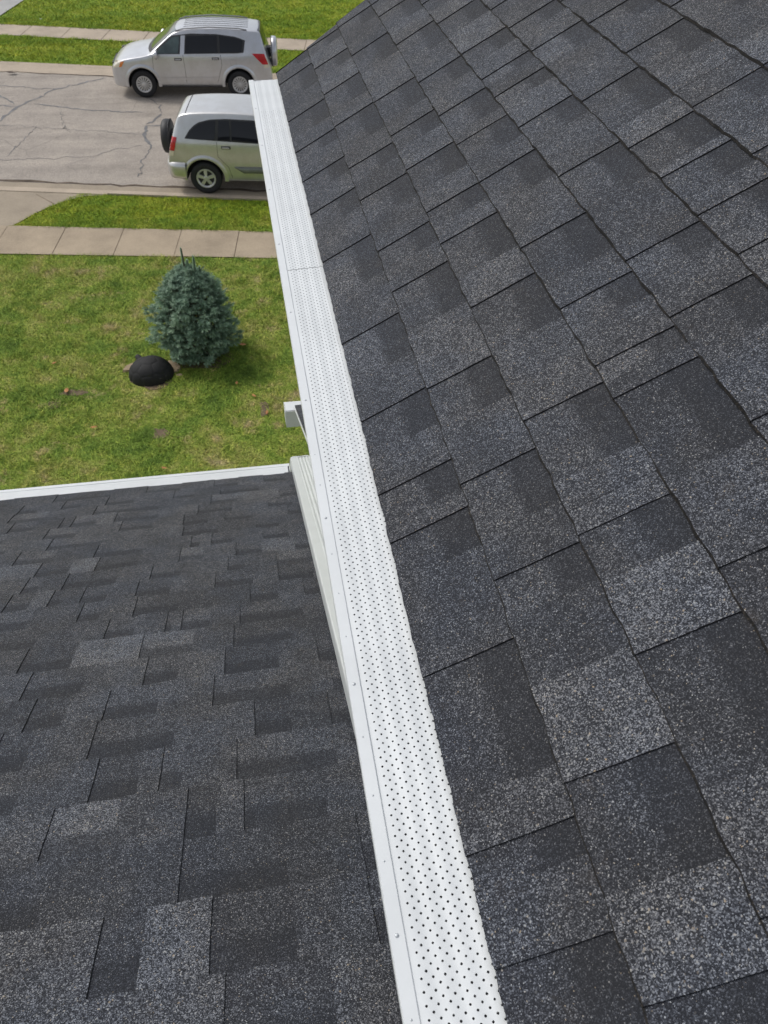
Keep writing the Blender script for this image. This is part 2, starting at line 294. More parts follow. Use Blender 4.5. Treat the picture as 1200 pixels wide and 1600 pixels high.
# tabs of each course: (from, to, 0 lower layer / 1,2 raised tab, tone)
UPPER_TABS=[[(3.45,3.417,1,0.8),(3.417,3.281,0,1.5),(3.281,3.202,1,0.9),(3.202,2.993,0,0.9),(2.993,2.817,1,0.4),(2.817,2.65,0,0.4),(2.65,2.547,1,1),(2.547,2.462,0,1),(2.462,2.326,1,0.9),(2.326,2.22,0,0.9),(2.22,2.109,1,1),(2.109,1.992,0,1.1),(1.992,1.832,1,1),(1.832,1.642,0,1.9),(1.642,1.461,1,1),(1.461,1.31,0,2),(1.31,1.187,1,1),(1.187,1.076,0,0.9),(1.076,0.975,1,1),(0.975,0.898,0,1),(0.898,0.857,1,1),(0.857,0.77,0,0.6),(0.77,0.591,1,0.9),(0.591,0.399,0,0.4),(0.399,0.332,1,1.3),(0.332,0.287,0,0.5),(0.287,0.205,1,1.3),(0.205,0.096,0,0.3),(0.096,-0.058,1,1),(-0.058,-0.196,0,0.4),(-0.196,-0.377,1,1.1),(-0.377,-0.55,0,1.3),(-0.55,-0.655,1,0.9),(-0.655,-0.837,0,0.9),(-0.837,-0.969,1,1),(-0.969,-1.023,0,0.7),(-1.023,-1.105,1,1.1),(-1.105,-1.223,0,1),(-1.223,-1.3,1,0.4)],
[(3.45,3.352,1,1),(3.352,3.253,0,1.1),(3.253,3.105,1,1.9),(3.105,2.989,0,1.1),(2.989,2.833,1,1.9),(2.833,2.65,0,1),(2.65,2.544,1,1.5),(2.544,2.336,0,0.7),(2.336,2.217,1,1.1),(2.217,2.122,0,1),(2.122,2.01,1,0.4),(2.01,1.878,0,1.3),(1.878,1.731,1,0.7),(1.731,1.631,0,1),(1.631,1.537,1,1.1),(1.537,1.363,0,1),(1.363,1.172,1,1.9),(1.172,1.048,0,1.1),(1.048,0.904,1,1.1),(0.904,0.777,0,1.2),(0.777,0.693,1,0.9),(0.693,0.617,0,1.3),(0.617,0.505,1,0.5),(0.505,0.37,1,2.4),(0.37,0.236,0,0.4),(0.236,0.131,1,2.2),(0.131,0.011,0,0.3),(0.011,-0.116,1,1.1),(-0.116,-0.197,0,1),(-0.197,-0.259,1,1.9),(-0.259,-0.367,0,0.7),(-0.367,-0.46,1,1),(-0.46,-0.582,0,1.1),(-0.582,-0.652,1,1),(-0.652,-0.755,0,0.9),(-0.755,-0.921,1,0.7),(-0.921,-0.992,0,0.9),(-0.992,-1.088,1,1),(-1.088,-1.207,0,1.5),(-1.207,-1.3,1,0.9)],
[(3.45,3.346,1,1),(3.346,3.206,0,0.9),(3.206,2.992,1,0.4),(2.992,2.783,0,0.6),(2.783,2.522,1,1.6),(2.522,2.345,0,1.3),(2.345,2.247,1,1),(2.247,2.135,0,0.8),(2.135,2.013,1,1.8),(2.013,1.866,0,0.6),(1.866,1.761,1,1.6),(1.761,1.676,0,0.9),(1.676,1.604,1,1.5),(1.604,1.444,0,0.9),(1.444,1.333,1,1.9),(1.333,1.168,0,1),(1.168,0.966,1,1.5),(0.966,0.811,0,1),(0.811,0.748,1,1.7),(0.748,0.701,2,2.4),(0.701,0.609,0,0.8),(0.609,0.49,1,2.5),(0.49,0.306,0,0.3),(0.306,0.172,1,1.6),(0.172,0.068,0,1.5),(0.068,-0.079,1,1.1),(-0.079,-0.281,0,1.5),(-0.281,-0.393,1,1),(-0.393,-0.464,0,1),(-0.464,-0.53,1,1.5),(-0.53,-0.638,0,1.3),(-0.638,-0.808,1,0.9),(-0.808,-0.931,0,0.7),(-0.931,-1.007,1,1.3),(-1.007,-1.092,0,1.9),(-1.092,-1.187,1,0.9),(-1.187,-1.267,0,1.5),(-1.267,-1.3,1,1.1)],
[(3.45,3.324,1,1.3),(3.324,3.24,0,1.1),(3.24,3.162,1,1.1),(3.162,2.984,0,1),(2.984,2.828,1,1.4),(2.828,2.623,0,1.1),(2.623,2.456,1,1),(2.456,2.322,0,0.9),(2.322,2.179,1,1.3),(2.179,2.029,0,1.2),(2.029,1.976,2,1.1),(1.976,1.842,0,1),(1.842,1.753,1,1.1),(1.753,1.611,0,1),(1.611,1.423,1,1.3),(1.423,1.27,0,0.7),(1.27,1.185,1,1.1),(1.185,1.1,0,1.7),(1.1,1.004,1,1.2),(1.004,0.954,0,2.6),(0.954,0.916,1,0.9),(0.916,0.722,0,0.1),(0.722,0.555,1,1.3),(0.555,0.419,0,0.6),(0.419,0.342,1,1.5),(0.342,0.234,0,1.1),(0.234,0.102,1,1.1),(0.102,0.009,0,1.9),(0.009,-0.128,1,0.9),(-0.128,-0.215,0,1.9),(-0.215,-0.271,1,0.9),(-0.271,-0.413,0,1),(-0.413,-0.56,1,1.1),(-0.56,-0.677,0,1.5),(-0.677,-0.761,1,1),(-0.761,-0.872,0,0.7),(-0.872,-1.009,1,1.3),(-1.009,-1.068,0,0.9),(-1.068,-1.146,1,1.9),(-1.146,-1.233,0,1.3),(-1.233,-1.3,1,1)],
[(3.45,3.219,1,1),(3.219,3.141,0,1),(3.141,3.004,1,1.3),(3.004,2.888,0,0.7),(2.888,2.767,1,1.9),(2.767,2.617,0,0.7),(2.617,2.443,1,2.2),(2.443,2.333,0,1.1),(2.333,2.222,1,1.4),(2.222,2.165,0,1.8),(2.165,2.086,1,0.4),(2.086,2.009,0,1.9),(2.009,1.877,1,1.9),(1.877,1.764,0,1.2),(1.764,1.586,1,1),(1.586,1.421,0,1.2),(1.421,1.214,1,0.7),(1.214,1.137,0,1.5),(1.137,1.024,1,1),(1.024,0.91,0,0.7),(0.91,0.749,1,1.2),(0.749,0.653,0,1.9),(0.653,0.515,1,1.9),(0.515,0.416,0,1.9),(0.416,0.24,1,1.1),(0.24,0.174,0,1),(0.174,0.105,1,1.1),(0.105,0.03,0,0.9),(0.03,-0.057,1,1.3),(-0.057,-0.173,0,1.3),(-0.173,-0.275,1,1.9),(-0.275,-0.412,0,1.1),(-0.412,-0.535,1,1.5),(-0.535,-0.609,0,0.9),(-0.609,-0.709,1,0.9),(-0.709,-0.875,0,1.3),(-0.875,-0.976,1,1.5),(-0.976,-1.046,0,1),(-1.046,-1.3,1,0.9)],
[(3.45,3.416,1,1.3),(3.416,3.294,0,1.9),(3.294,3.185,1,1),(3.185,3.118,0,1),(3.118,3.028,1,1.5),(3.028,2.938,0,0.4),(2.938,2.888,1,1),(2.888,2.747,0,1.5),(2.747,2.605,1,1),(2.605,2.512,0,0.9),(2.512,2.409,1,1),(2.409,2.314,0,1),(2.314,2.196,1,1.5),(2.196,2.073,0,2),(2.073,1.818,1,1.2),(1.818,1.625,0,1),(1.625,1.537,1,2.3),(1.537,1.409,0,0.6),(1.409,1.381,1,2.3),(1.381,1.284,0,1),(1.284,1.224,1,1.3),(1.224,1.13,0,1),(1.13,1.079,1,1.5),(1.079,0.951,0,1.9),(0.951,0.823,1,0.7),(0.823,0.688,0,0.4),(0.688,0.514,1,0.9),(0.514,0.413,0,1),(0.413,0.309,1,1),(0.309,0.226,0,1.9),(0.226,0.093,1,1.1),(0.093,-0.001,0,1),(-0.001,-0.082,1,1.9),(-0.082,-0.173,0,0.4),(-0.173,-0.271,1,1.5),(-0.271,-0.413,0,1.1),(-0.413,-0.595,1,1.1),(-0.595,-0.716,0,0.9),(-0.716,-0.801,1,0.4),(-0.801,-0.994,0,0.4),(-0.994,-1.123,1,1),(-1.123,-1.194,0,1.9),(-1.194,-1.3,1,1.5)],
[(3.45,3.419,1,0.8),(3.419,3.3,0,0.4),(3.3,3.15,1,1.1),(3.15,3.077,0,1.3),(3.077,2.941,1,0.7),(2.941,2.842,0,1.3),(2.842,2.771,1,1.5),(2.771,2.639,0,0.4),(2.639,2.521,1,0.7),(2.521,2.435,0,0.7),(2.435,2.363,1,1),(2.363,2.254,0,0.7),(2.254,2.141,1,0.9),(2.141,2.033,0,1.2),(2.033,1.898,1,1),(1.898,1.744,0,1.1),(1.744,1.631,1,1.5),(1.631,1.546,2,1.3),(1.546,1.449,0,1.6),(1.449,1.302,1,1.5),(1.302,1.123,0,0.9),(1.123,0.982,1,0.9),(0.982,0.822,0,0.9),(0.822,0.722,1,1.3),(0.722,0.528,0,0.9),(0.528,0.42,1,0.7),(0.42,0.268,0,1),(0.268,0.122,1,0.4),(0.122,0.014,0,1.9),(0.014,-0.103,1,0.7),(-0.103,-0.24,0,1.3),(-0.24,-0.37,1,0.7),(-0.37,-0.469,0,1),(-0.469,-0.644,1,0.4),(-0.644,-0.82,0,0.7),(-0.82,-0.953,1,1.3),(-0.953,-1.049,0,0.9),(-1.049,-1.176,1,0.4),(-1.176,-1.251,0,1.3),(-1.251,-1.3,1,0.7)],
[(3.45,3.317,1,1.3),(3.317,3.173,0,1),(3.173,3.065,1,0.7),(3.065,3.005,0,0.7),(3.005,2.916,1,1.5),(2.916,2.803,0,1),(2.803,2.716,1,0.9),(2.716,2.558,0,1.3),(2.558,2.426,1,1.1),(2.426,2.344,0,1),(2.344,2.208,1,1),(2.208,2.078,0,1.1),(2.078,1.972,1,1.1),(1.972,1.794,0,1.3),(1.794,1.661,2,1),(1.661,1.539,1,2.4),(1.539,1.45,0,1),(1.45,1.305,1,1.3),(1.305,1.215,0,0.9),(1.215,1.074,1,1.1),(1.074,0.909,0,1),(0.909,0.762,1,1.3),(0.762,0.66,0,1.1),(0.66,0.521,1,1.9),(0.521,0.365,0,0.4),(0.365,0.267,1,1),(0.267,0.176,0,0.9),(0.176,0.084,1,1.3),(0.084,-0.024,0,0.7),(-0.024,-0.156,1,0.7),(-0.156,-0.263,0,0.4),(-0.263,-0.337,1,0.4),(-0.337,-0.438,0,0.9),(-0.438,-0.617,1,1),(-0.617,-0.75,0,1),(-0.75,-0.851,1,0.4),(-0.851,-0.908,0,1.5),(-0.908,-1.008,1,1.5),(-1.008,-1.077,0,1.1),(-1.077,-1.184,1,0.4),(-1.184,-1.312,0,1.3),(-1.312,-1.3,1,1.5)],
[(3.45,3.062,1,1.3),(3.062,2.922,0,1),(2.922,2.747,1,0.9),(2.747,2.676,0,1.5),(2.676,2.553,1,1.1),(2.553,2.473,0,1),(2.473,2.33,1,0.7),(2.33,2.248,0,1.5),(2.248,2.162,1,0.9),(2.162,2.004,0,1),(2.004,1.901,1,0.9),(1.901,1.844,0,1),(1.844,1.757,1,0.4),(1.757,1.579,0,1.3),(1.579,1.453,1,1),(1.453,1.317,0,0.4),(1.317,1.15,1,1.5),(1.15,1.041,0,0.4),(1.041,0.926,1,1.5),(0.926,0.824,0,1.3),(0.824,0.685,1,0.9),(0.685,0.587,0,0.4),(0.587,0.533,1,0.4),(0.533,0.427,0,1.9),(0.427,0.239,1,1.9),(0.239,0.081,0,1.1),(0.081,-0.041,1,0.7),(-0.041,-0.179,0,0.7),(-0.179,-0.305,1,1),(-0.305,-0.38,0,1.5),(-0.38,-0.442,1,0.7),(-0.442,-0.607,0,1.5),(-0.607,-0.751,1,0.4),(-0.751,-0.875,0,1),(-0.875,-0.95,1,0.4),(-0.95,-1.062,0,1.5),(-1.062,-1.3,1,1.3)],
[(3.45,3.221,1,1.3),(3.221,3.086,0,0.7),(3.086,2.925,1,1.3),(2.925,2.82,0,1),(2.82,2.706,1,1),(2.706,2.556,0,0.4),(2.556,2.447,1,1.5),(2.447,2.293,0,1),(2.293,2.142,1,0.4),(2.142,2.018,0,1),(2.018,1.822,1,1),(1.822,1.763,0,1.1),(1.763,1.653,1,0.7),(1.653,1.498,0,0.7),(1.498,1.384,1,1.3),(1.384,1.241,0,1.1),(1.241,1.126,1,1.3),(1.126,1.023,0,1.9),(1.023,0.959,1,0.4),(0.959,0.844,0,1),(0.844,0.782,1,0.9),(0.782,0.619,0,0.4),(0.619,0.466,1,1.5),(0.466,0.354,0,0.9),(0.354,0.178,1,0.4),(0.178,0.105,0,0.4),(0.105,0.031,1,1.3),(0.031,-0.16,0,1),(-0.16,-0.296,1,0.7),(-0.296,-0.366,0,1.3),(-0.366,-0.458,1,1.9),(-0.458,-0.527,0,0.9),(-0.527,-0.604,1,1.1),(-0.604,-0.711,0,0.7),(-0.711,-0.88,1,1),(-0.88,-1.01,0,0.9),(-1.01,-1.135,1,0.9),(-1.135,-1.233,0,1),(-1.233,-1.3,1,1.5)],
[(3.45,3.179,1,1.3),(3.179,3.098,0,1),(3.098,3.036,1,1.5),(3.036,2.899,0,1.1),(2.899,2.753,1,1.3),(2.753,2.601,0,1.5),(2.601,2.512,1,1),(2.512,2.432,0,1),(2.432,2.376,1,1),(2.376,2.322,0,1),(2.322,2.236,1,1),(2.236,2.167,0,1.9),(2.167,2.08,1,1.9),(2.08,1.954,0,1.1),(1.954,1.879,1,1),(1.879,1.731,0,1.1),(1.731,1.577,1,1.1),(1.577,1.423,0,1),(1.423,1.257,1,0.4),(1.257,1.135,0,1.5),(1.135,1.004,1,1.3),(1.004,0.902,0,1.1),(0.902,0.828,1,0.9),(0.828,0.692,0,0.9),(0.692,0.612,1,1),(0.612,0.509,0,1.5),(0.509,0.41,1,1.3),(0.41,0.284,0,0.4),(0.284,0.214,1,0.7),(0.214,0.144,0,0.9),(0.144,0.081,1,1.3),(0.081,-0.013,0,0.7),(-0.013,-0.166,1,1),(-0.166,-0.341,0,1),(-0.341,-0.461,1,1.1),(-0.461,-0.592,0,1.5),(-0.592,-0.736,1,1.5),(-0.736,-0.791,0,1.9),(-0.791,-0.885,1,0.7),(-0.885,-1.037,0,1),(-1.037,-1.121,1,1.3),(-1.121,-1.193,0,0.4),(-1.193,-1.3,1,0.7)],
[(3.45,3.124,1,1.3),(3.124,3.04,0,1.9),(3.04,2.957,1,1),(2.957,2.867,0,1.5),(2.867,2.75,1,1.9),(2.75,2.677,0,0.7),(2.677,2.556,1,0.7),(2.556,2.505,0,1),(2.505,2.421,1,1.1),(2.421,2.333,0,1.9),(2.333,2.228,1,1.3),(2.228,2.12,0,1.3),(2.12,2.022,1,0.4),(2.022,1.892,0,1.3),(1.892,1.797,1,1.3),(1.797,1.644,0,0.9),(1.644,1.526,1,1.9),(1.526,1.433,0,1),(1.433,1.316,1,1.1),(1.316,1.111,0,1.3),(1.111,0.99,1,1.1),(0.99,0.863,0,0.7),(0.863,0.696,1,1.9),(0.696,0.519,0,1.1),(0.519,0.382,1,1),(0.382,0.282,0,0.7),(0.282,0.113,1,1),(0.113,-0.039,0,1),(-0.039,-0.151,1,1),(-0.151,-0.282,0,1),(-0.282,-0.388,1,0.7),(-0.388,-0.573,0,0.9),(-0.573,-0.678,1,0.7),(-0.678,-0.803,0,1.3),(-0.803,-0.881,1,0.9),(-0.881,-1.019,0,1),(-1.019,-1.129,1,0.7),(-1.129,-1.25,0,1.9),(-1.25,-1.3,1,1.3)],
[(3.45,3.153,1,1.3),(3.153,3.003,0,1.9),(3.003,2.918,1,0.7),(2.918,2.779,0,1.1),(2.779,2.607,1,0.7),(2.607,2.491,0,0.7),(2.491,2.416,1,1),(2.416,2.315,0,1),(2.315,2.23,1,1.1),(2.23,2.072,0,1.1),(2.072,1.979,1,0.9),(1.979,1.844,0,1.5),(1.844,1.656,1,0.7),(1.656,1.562,0,1),(1.562,1.488,1,1.3),(1.488,1.406,0,1.9),(1.406,1.352,1,1.5),(1.352,1.277,0,1.3),(1.277,1.199,1,0.4),(1.199,1.107,0,0.7),(1.107,0.957,1,1.1),(0.957,0.854,0,0.9),(0.854,0.706,1,0.4),(0.706,0.64,0,1.5),(0.64,0.539,1,1.3),(0.539,0.476,0,1.1),(0.476,0.371,1,0.7),(0.371,0.273,0,1.5),(0.273,0.122,1,1),(0.122,-0.017,0,0.4),(-0.017,-0.137,1,0.7),(-0.137,-0.239,0,1.5),(-0.239,-0.405,1,1.1),(-0.405,-0.564,0,1),(-0.564,-0.681,1,1.1),(-0.681,-0.762,0,1.3),(-0.762,-0.823,1,0.9),(-0.823,-0.958,0,1),(-0.958,-1.05,1,1.5),(-1.05,-1.168,0,0.7),(-1.168,-1.3,1,0.7)],
[(3.45,3.169,1,1.3),(3.169,3.063,0,0.4),(3.063,2.87,1,1),(2.87,2.77,0,0.4),(2.77,2.636,1,1.3),(2.636,2.568,0,1.3),(2.568,2.496,1,1.3),(2.496,2.396,0,1.3),(2.396,2.282,1,0.4),(2.282,2.192,0,0.9),(2.192,2.104,1,1.1),(2.104,2.008,0,0.9),(2.008,1.841,1,1),(1.841,1.781,0,1),(1.781,1.696,1,1.3),(1.696,1.578,0,0.7),(1.578,1.512,1,1.1),(1.512,1.44,0,1),(1.44,1.363,1,1.3),(1.363,1.252,0,1.3),(1.252,1.137,1,1),(1.137,1.014,0,1),(1.014,0.81,1,0.9),(0.81,0.707,0,1.5),(0.707,0.572,1,1.1),(0.572,0.44,0,1),(0.44,0.365,1,0.4),(0.365,0.189,0,0.7),(0.189,0.048,1,0.9),(0.048,-0.027,0,1.5),(-0.027,-0.1,1,0.7),(-0.1,-0.174,0,0.7),(-0.174,-0.301,1,1.3),(-0.301,-0.438,0,0.4),(-0.438,-0.594,1,1.3),(-0.594,-0.67,0,0.9),(-0.67,-0.725,1,1),(-0.725,-0.861,0,0.4),(-0.861,-1.008,1,1.5),(-1.008,-1.113,0,1.1),(-1.113,-1.3,1,1.5)],
[(3.45,3.187,1,0.8),(3.187,2.987,0,1.9),(2.987,2.873,1,1),(2.873,2.739,0,1.5),(2.739,2.556,1,1.5),(2.556,2.485,0,0.7),(2.485,2.42,1,0.7),(2.42,2.348,0,1.1),(2.348,2.253,1,1.9),(2.253,2.142,0,1),(2.142,2.037,1,1.3),(2.037,1.932,0,1.3),(1.932,1.854,1,1),(1.854,1.744,0,0.9),(1.744,1.573,1,0.7),(1.573,1.472,0,1.5),(1.472,1.368,1,0.4),(1.368,1.208,0,1),(1.208,1.083,1,1.9),(1.083,1.027,0,1.3),(1.027,0.923,1,0.7),(0.923,0.787,0,1.9),(0.787,0.689,1,1),(0.689,0.534,0,1.9),(0.534,0.364,1,1.1),(0.364,0.229,0,1.3),(0.229,0.094,1,0.9),(0.094,0.015,0,1.5),(0.015,-0.054,1,1.1),(-0.054,-0.144,0,0.7),(-0.144,-0.207,1,1.5),(-0.207,-0.301,0,0.4),(-0.301,-0.465,1,1),(-0.465,-0.568,0,1.5),(-0.568,-0.67,1,0.4),(-0.67,-0.744,0,0.4),(-0.744,-0.874,1,0.7),(-0.874,-0.979,0,0.7),(-0.979,-1.099,1,1.1),(-1.099,-1.19,0,0.9),(-1.19,-1.3,1,1.1)],
[(3.45,3.183,1,0.8),(3.183,3.072,0,1),(3.072,2.997,1,0.7),(2.997,2.855,0,1.3),(2.855,2.711,1,1),(2.711,2.541,0,1),(2.541,2.432,1,1.5),(2.432,2.366,0,1),(2.366,2.25,1,1),(2.25,2.094,0,0.4),(2.094,1.954,1,1.1),(1.954,1.856,0,1.9),(1.856,1.699,1,1.5),(1.699,1.581,0,1.5),(1.581,1.491,1,1.3),(1.491,1.355,0,0.9),(1.355,1.236,1,1),(1.236,1.14,0,1),(1.14,1.056,1,1.1),(1.056,0.98,0,1),(0.98,0.874,1,1.5),(0.874,0.68,0,0.7),(0.68,0.568,1,0.9),(0.568,0.485,0,1.1),(0.485,0.351,1,0.7),(0.351,0.236,0,1.3),(0.236,0.041,1,1.5),(0.041,-0.051,0,1.9),(-0.051,-0.124,1,1.3),(-0.124,-0.184,0,0.9),(-0.184,-0.282,1,1),(-0.282,-0.334,0,0.9),(-0.334,-0.422,1,1.5),(-0.422,-0.558,0,0.9),(-0.558,-0.7,1,1.9),(-0.7,-0.832,0,1.5),(-0.832,-0.942,1,1.1),(-0.942,-1.024,0,0.4),(-1.024,-1.074,1,0.9),(-1.074,-1.187,0,1.3),(-1.187,-1.3,1,1)],
[(3.45,3.14,1,1.3),(3.14,3,0,1.9),(3,2.819,1,1.3),(2.819,2.719,0,0.7),(2.719,2.646,1,1.5),(2.646,2.574,0,1.3),(2.574,2.468,1,0.7),(2.468,2.373,0,1),(2.373,2.304,1,1.3),(2.304,2.181,0,0.4),(2.181,2.064,1,1.9),(2.064,1.992,0,1),(1.992,1.884,1,0.7),(1.884,1.797,0,1.9),(1.797,1.691,1,1.1),(1.691,1.544,0,1.1),(1.544,1.438,1,0.7),(1.438,1.373,0,1.5),(1.373,1.268,1,1.3),(1.268,1.138,0,0.7),(1.138,1.053,1,0.9),(1.053,0.869,0,1),(0.869,0.754,1,0.7),(0.754,0.651,0,1.9),(0.651,0.521,1,0.7),(0.521,0.421,0,0.7),(0.421,0.294,1,1.9),(0.294,0.171,0,1.3),(0.171,0.022,1,1.3),(0.022,-0.074,0,0.7),(-0.074,-0.126,1,1),(-0.126,-0.264,0,1),(-0.264,-0.418,1,1.9),(-0.418,-0.517,0,1.5),(-0.517,-0.686,1,1.3),(-0.686,-0.743,0,0.4),(-0.743,-0.838,1,1),(-0.838,-0.892,0,1.9),(-0.892,-0.987,1,0.9),(-0.987,-1.063,0,1.3),(-1.063,-1.3,1,0.9)],
[(3.45,3.171,1,1),(3.171,3.005,0,1.5),(3.005,2.879,1,1.5),(2.879,2.789,0,1.9),(2.789,2.643,1,1),(2.643,2.541,0,1.1),(2.541,2.486,1,0.4),(2.486,2.431,0,1),(2.431,2.345,1,0.9),(2.345,2.218,0,1.9),(2.218,2.027,1,1.3),(2.027,1.943,0,1),(1.943,1.804,1,1.3),(1.804,1.698,0,1.1),(1.698,1.585,1,0.9),(1.585,1.417,0,1),(1.417,1.272,1,1),(1.272,1.123,0,0.4),(1.123,1.027,1,0.4),(1.027,0.935,0,1.5),(0.935,0.797,1,0.9),(0.797,0.692,0,1),(0.692,0.61,1,1.3),(0.61,0.504,0,1),(0.504,0.331,1,1.3),(0.331,0.236,0,1.5),(0.236,0.15,1,1.1),(0.15,0.055,0,1.9),(0.055,-0.074,1,1.9),(-0.074,-0.203,0,1.1),(-0.203,-0.356,1,0.4),(-0.356,-0.448,0,0.9),(-0.448,-0.607,1,1.5),(-0.607,-0.696,0,0.4),(-0.696,-0.764,1,1.9),(-0.764,-0.83,0,1.5),(-0.83,-0.934,1,1.5),(-0.934,-1.05,0,1.1),(-1.05,-1.3,1,0.4)],
[(3.45,3.23,1,1.3),(3.23,3.062,0,1.5),(3.062,2.905,1,1),(2.905,2.762,0,0.4),(2.762,2.628,1,1.5),(2.628,2.531,0,1.9),(2.531,2.464,1,1),(2.464,2.368,0,0.7),(2.368,2.3,1,1.1),(2.3,2.169,0,1),(2.169,2.069,1,0.7),(2.069,1.906,0,1.9),(1.906,1.805,1,1.1),(1.805,1.699,0,0.7),(1.699,1.595,1,0.9),(1.595,1.543,0,1),(1.543,1.445,1,1.3),(1.445,1.343,0,0.4),(1.343,1.232,1,0.4),(1.232,1.083,0,1.3),(1.083,0.929,1,0.4),(0.929,0.823,0,1),(0.823,0.67,1,1),(0.67,0.542,0,1.3),(0.542,0.356,1,1.3),(0.356,0.287,0,0.9),(0.287,0.185,1,0.7),(0.185,0.075,0,1.3),(0.075,0.008,1,1),(0.008,-0.081,0,1),(-0.081,-0.136,1,0.9),(-0.136,-0.291,0,1.3),(-0.291,-0.452,1,1.5),(-0.452,-0.541,0,0.9),(-0.541,-0.657,1,1.3),(-0.657,-0.748,0,0.4),(-0.748,-0.903,1,1),(-0.903,-1.005,0,1.5),(-1.005,-1.078,1,1.9),(-1.078,-1.19,0,1),(-1.19,-1.3,1,1)],
[(3.45,3.073,1,1.3),(3.073,2.907,0,1.1),(2.907,2.76,1,1.5),(2.76,2.627,0,1),(2.627,2.471,1,1.5),(2.471,2.387,0,1.1),(2.387,2.258,1,1.9),(2.258,2.144,0,1.3),(2.144,1.996,1,0.9),(1.996,1.904,0,1.3),(1.904,1.734,1,1.3),(1.734,1.613,0,1.9),(1.613,1.428,1,1.5),(1.428,1.298,0,0.4),(1.298,1.155,1,1),(1.155,1.072,0,1.5),(1.072,0.936,1,1),(0.936,0.877,0,0.7),(0.877,0.768,1,1.9),(0.768,0.668,0,0.7),(0.668,0.573,1,1.9),(0.573,0.458,0,1.5),(0.458,0.393,1,1),(0.393,0.233,0,0.7),(0.233,0.126,1,1.1),(0.126,-0.001,0,0.7),(-0.001,-0.158,1,0.7),(-0.158,-0.263,0,1.1),(-0.263,-0.326,1,1.3),(-0.326,-0.414,0,0.9),(-0.414,-0.563,1,1.1),(-0.563,-0.68,0,1.1),(-0.68,-0.861,1,0.4),(-0.861,-0.932,0,1),(-0.932,-1.064,1,0.7),(-1.064,-1.137,0,1.9),(-1.137,-1.3,1,0.7)],
[(3.45,3.073,1,0.8),(3.073,2.946,0,1.9),(2.946,2.807,1,1.5),(2.807,2.712,0,1.3),(2.712,2.66,1,1),(2.66,2.521,0,1.3),(2.521,2.432,1,1.3),(2.432,2.293,0,0.7),(2.293,2.127,1,0.9),(2.127,2.061,0,0.7),(2.061,1.953,1,1.5),(1.953,1.868,0,1.1),(1.868,1.763,1,0.4),(1.763,1.634,0,1),(1.634,1.548,1,1.1),(1.548,1.421,0,1.3),(1.421,1.294,1,0.7),(1.294,1.206,0,0.9),(1.206,1.05,1,0.4),(1.05,0.843,0,1.5),(0.843,0.726,1,0.9),(0.726,0.595,0,1),(0.595,0.493,1,0.4),(0.493,0.3,0,0.7),(0.3,0.186,1,0.4),(0.186,0.03,0,0.7),(0.03,-0.11,1,0.7),(-0.11,-0.263,0,1),(-0.263,-0.358,1,1),(-0.358,-0.422,0,1),(-0.422,-0.502,1,1.3),(-0.502,-0.603,0,1),(-0.603,-0.708,1,0.4),(-0.708,-0.839,0,1.3),(-0.839,-0.92,1,1.5),(-0.92,-1.003,0,1),(-1.003,-1.082,1,0.9),(-1.082,-1.183,0,1.1),(-1.183,-1.3,1,1.9)],
[(3.45,3.138,1,1.3),(3.138,3.021,0,1.3),(3.021,2.838,1,1),(2.838,2.666,0,1.5),(2.666,2.539,1,1.9),(2.539,2.395,0,0.4),(2.395,2.285,1,0.7),(2.285,2.139,0,1.9),(2.139,1.986,1,1),(1.986,1.914,0,0.7),(1.914,1.82,1,1.1),(1.82,1.73,0,1.1),(1.73,1.595,1,1.1),(1.595,1.504,0,0.9),(1.504,1.401,1,0.4),(1.401,1.241,0,0.4),(1.241,1.146,1,1),(1.146,1.075,0,1.5),(1.075,0.994,1,0.4),(0.994,0.863,0,1),(0.863,0.687,1,1.5),(0.687,0.578,0,1.9),(0.578,0.483,1,1),(0.483,0.345,0,0.4),(0.345,0.196,1,1),(0.196,0.026,0,1.1),(0.026,-0.122,1,1.1),(-0.122,-0.277,0,1),(-0.277,-0.44,1,1.1),(-0.44,-0.531,0,1.5),(-0.531,-0.648,1,0.4),(-0.648,-0.757,0,0.4),(-0.757,-0.95,1,0.7),(-0.95,-1.069,0,1),(-1.069,-1.3,1,0.7)],
[(3.45,3.174,1,1),(3.174,3.072,0,1),(3.072,2.994,1,1),(2.994,2.905,0,1),(2.905,2.851,1,1.5),(2.851,2.773,0,0.9),(2.773,2.699,1,0.4),(2.699,2.546,0,1),(2.546,2.37,1,1),(2.37,2.225,0,0.4),(2.225,2.092,1,1),(2.092,1.956,0,0.7),(1.956,1.778,1,1),(1.778,1.671,0,1),(1.671,1.481,1,1),(1.481,1.358,0,1.3),(1.358,1.194,1,1),(1.194,1.106,0,1),(1.106,1.013,1,0.9),(1.013,0.95,0,1),(0.95,0.85,1,0.9),(0.85,0.781,0,0.7),(0.781,0.666,1,1.5),(0.666,0.605,0,1),(0.605,0.523,1,1.5),(0.523,0.447,0,1),(0.447,0.357,1,1),(0.357,0.183,0,0.7),(0.183,0.083,1,0.9),(0.083,-0.03,0,1.5),(-0.03,-0.145,1,1.9),(-0.145,-0.224,0,0.7),(-0.224,-0.277,1,1.1),(-0.277,-0.386,0,1.5),(-0.386,-0.468,1,1.9),(-0.468,-0.626,0,0.4),(-0.626,-0.768,1,1),(-0.768,-0.902,0,0.4),(-0.902,-1.068,1,1.9),(-1.068,-1.161,0,0.9),(-1.161,-1.3,1,0.9)],
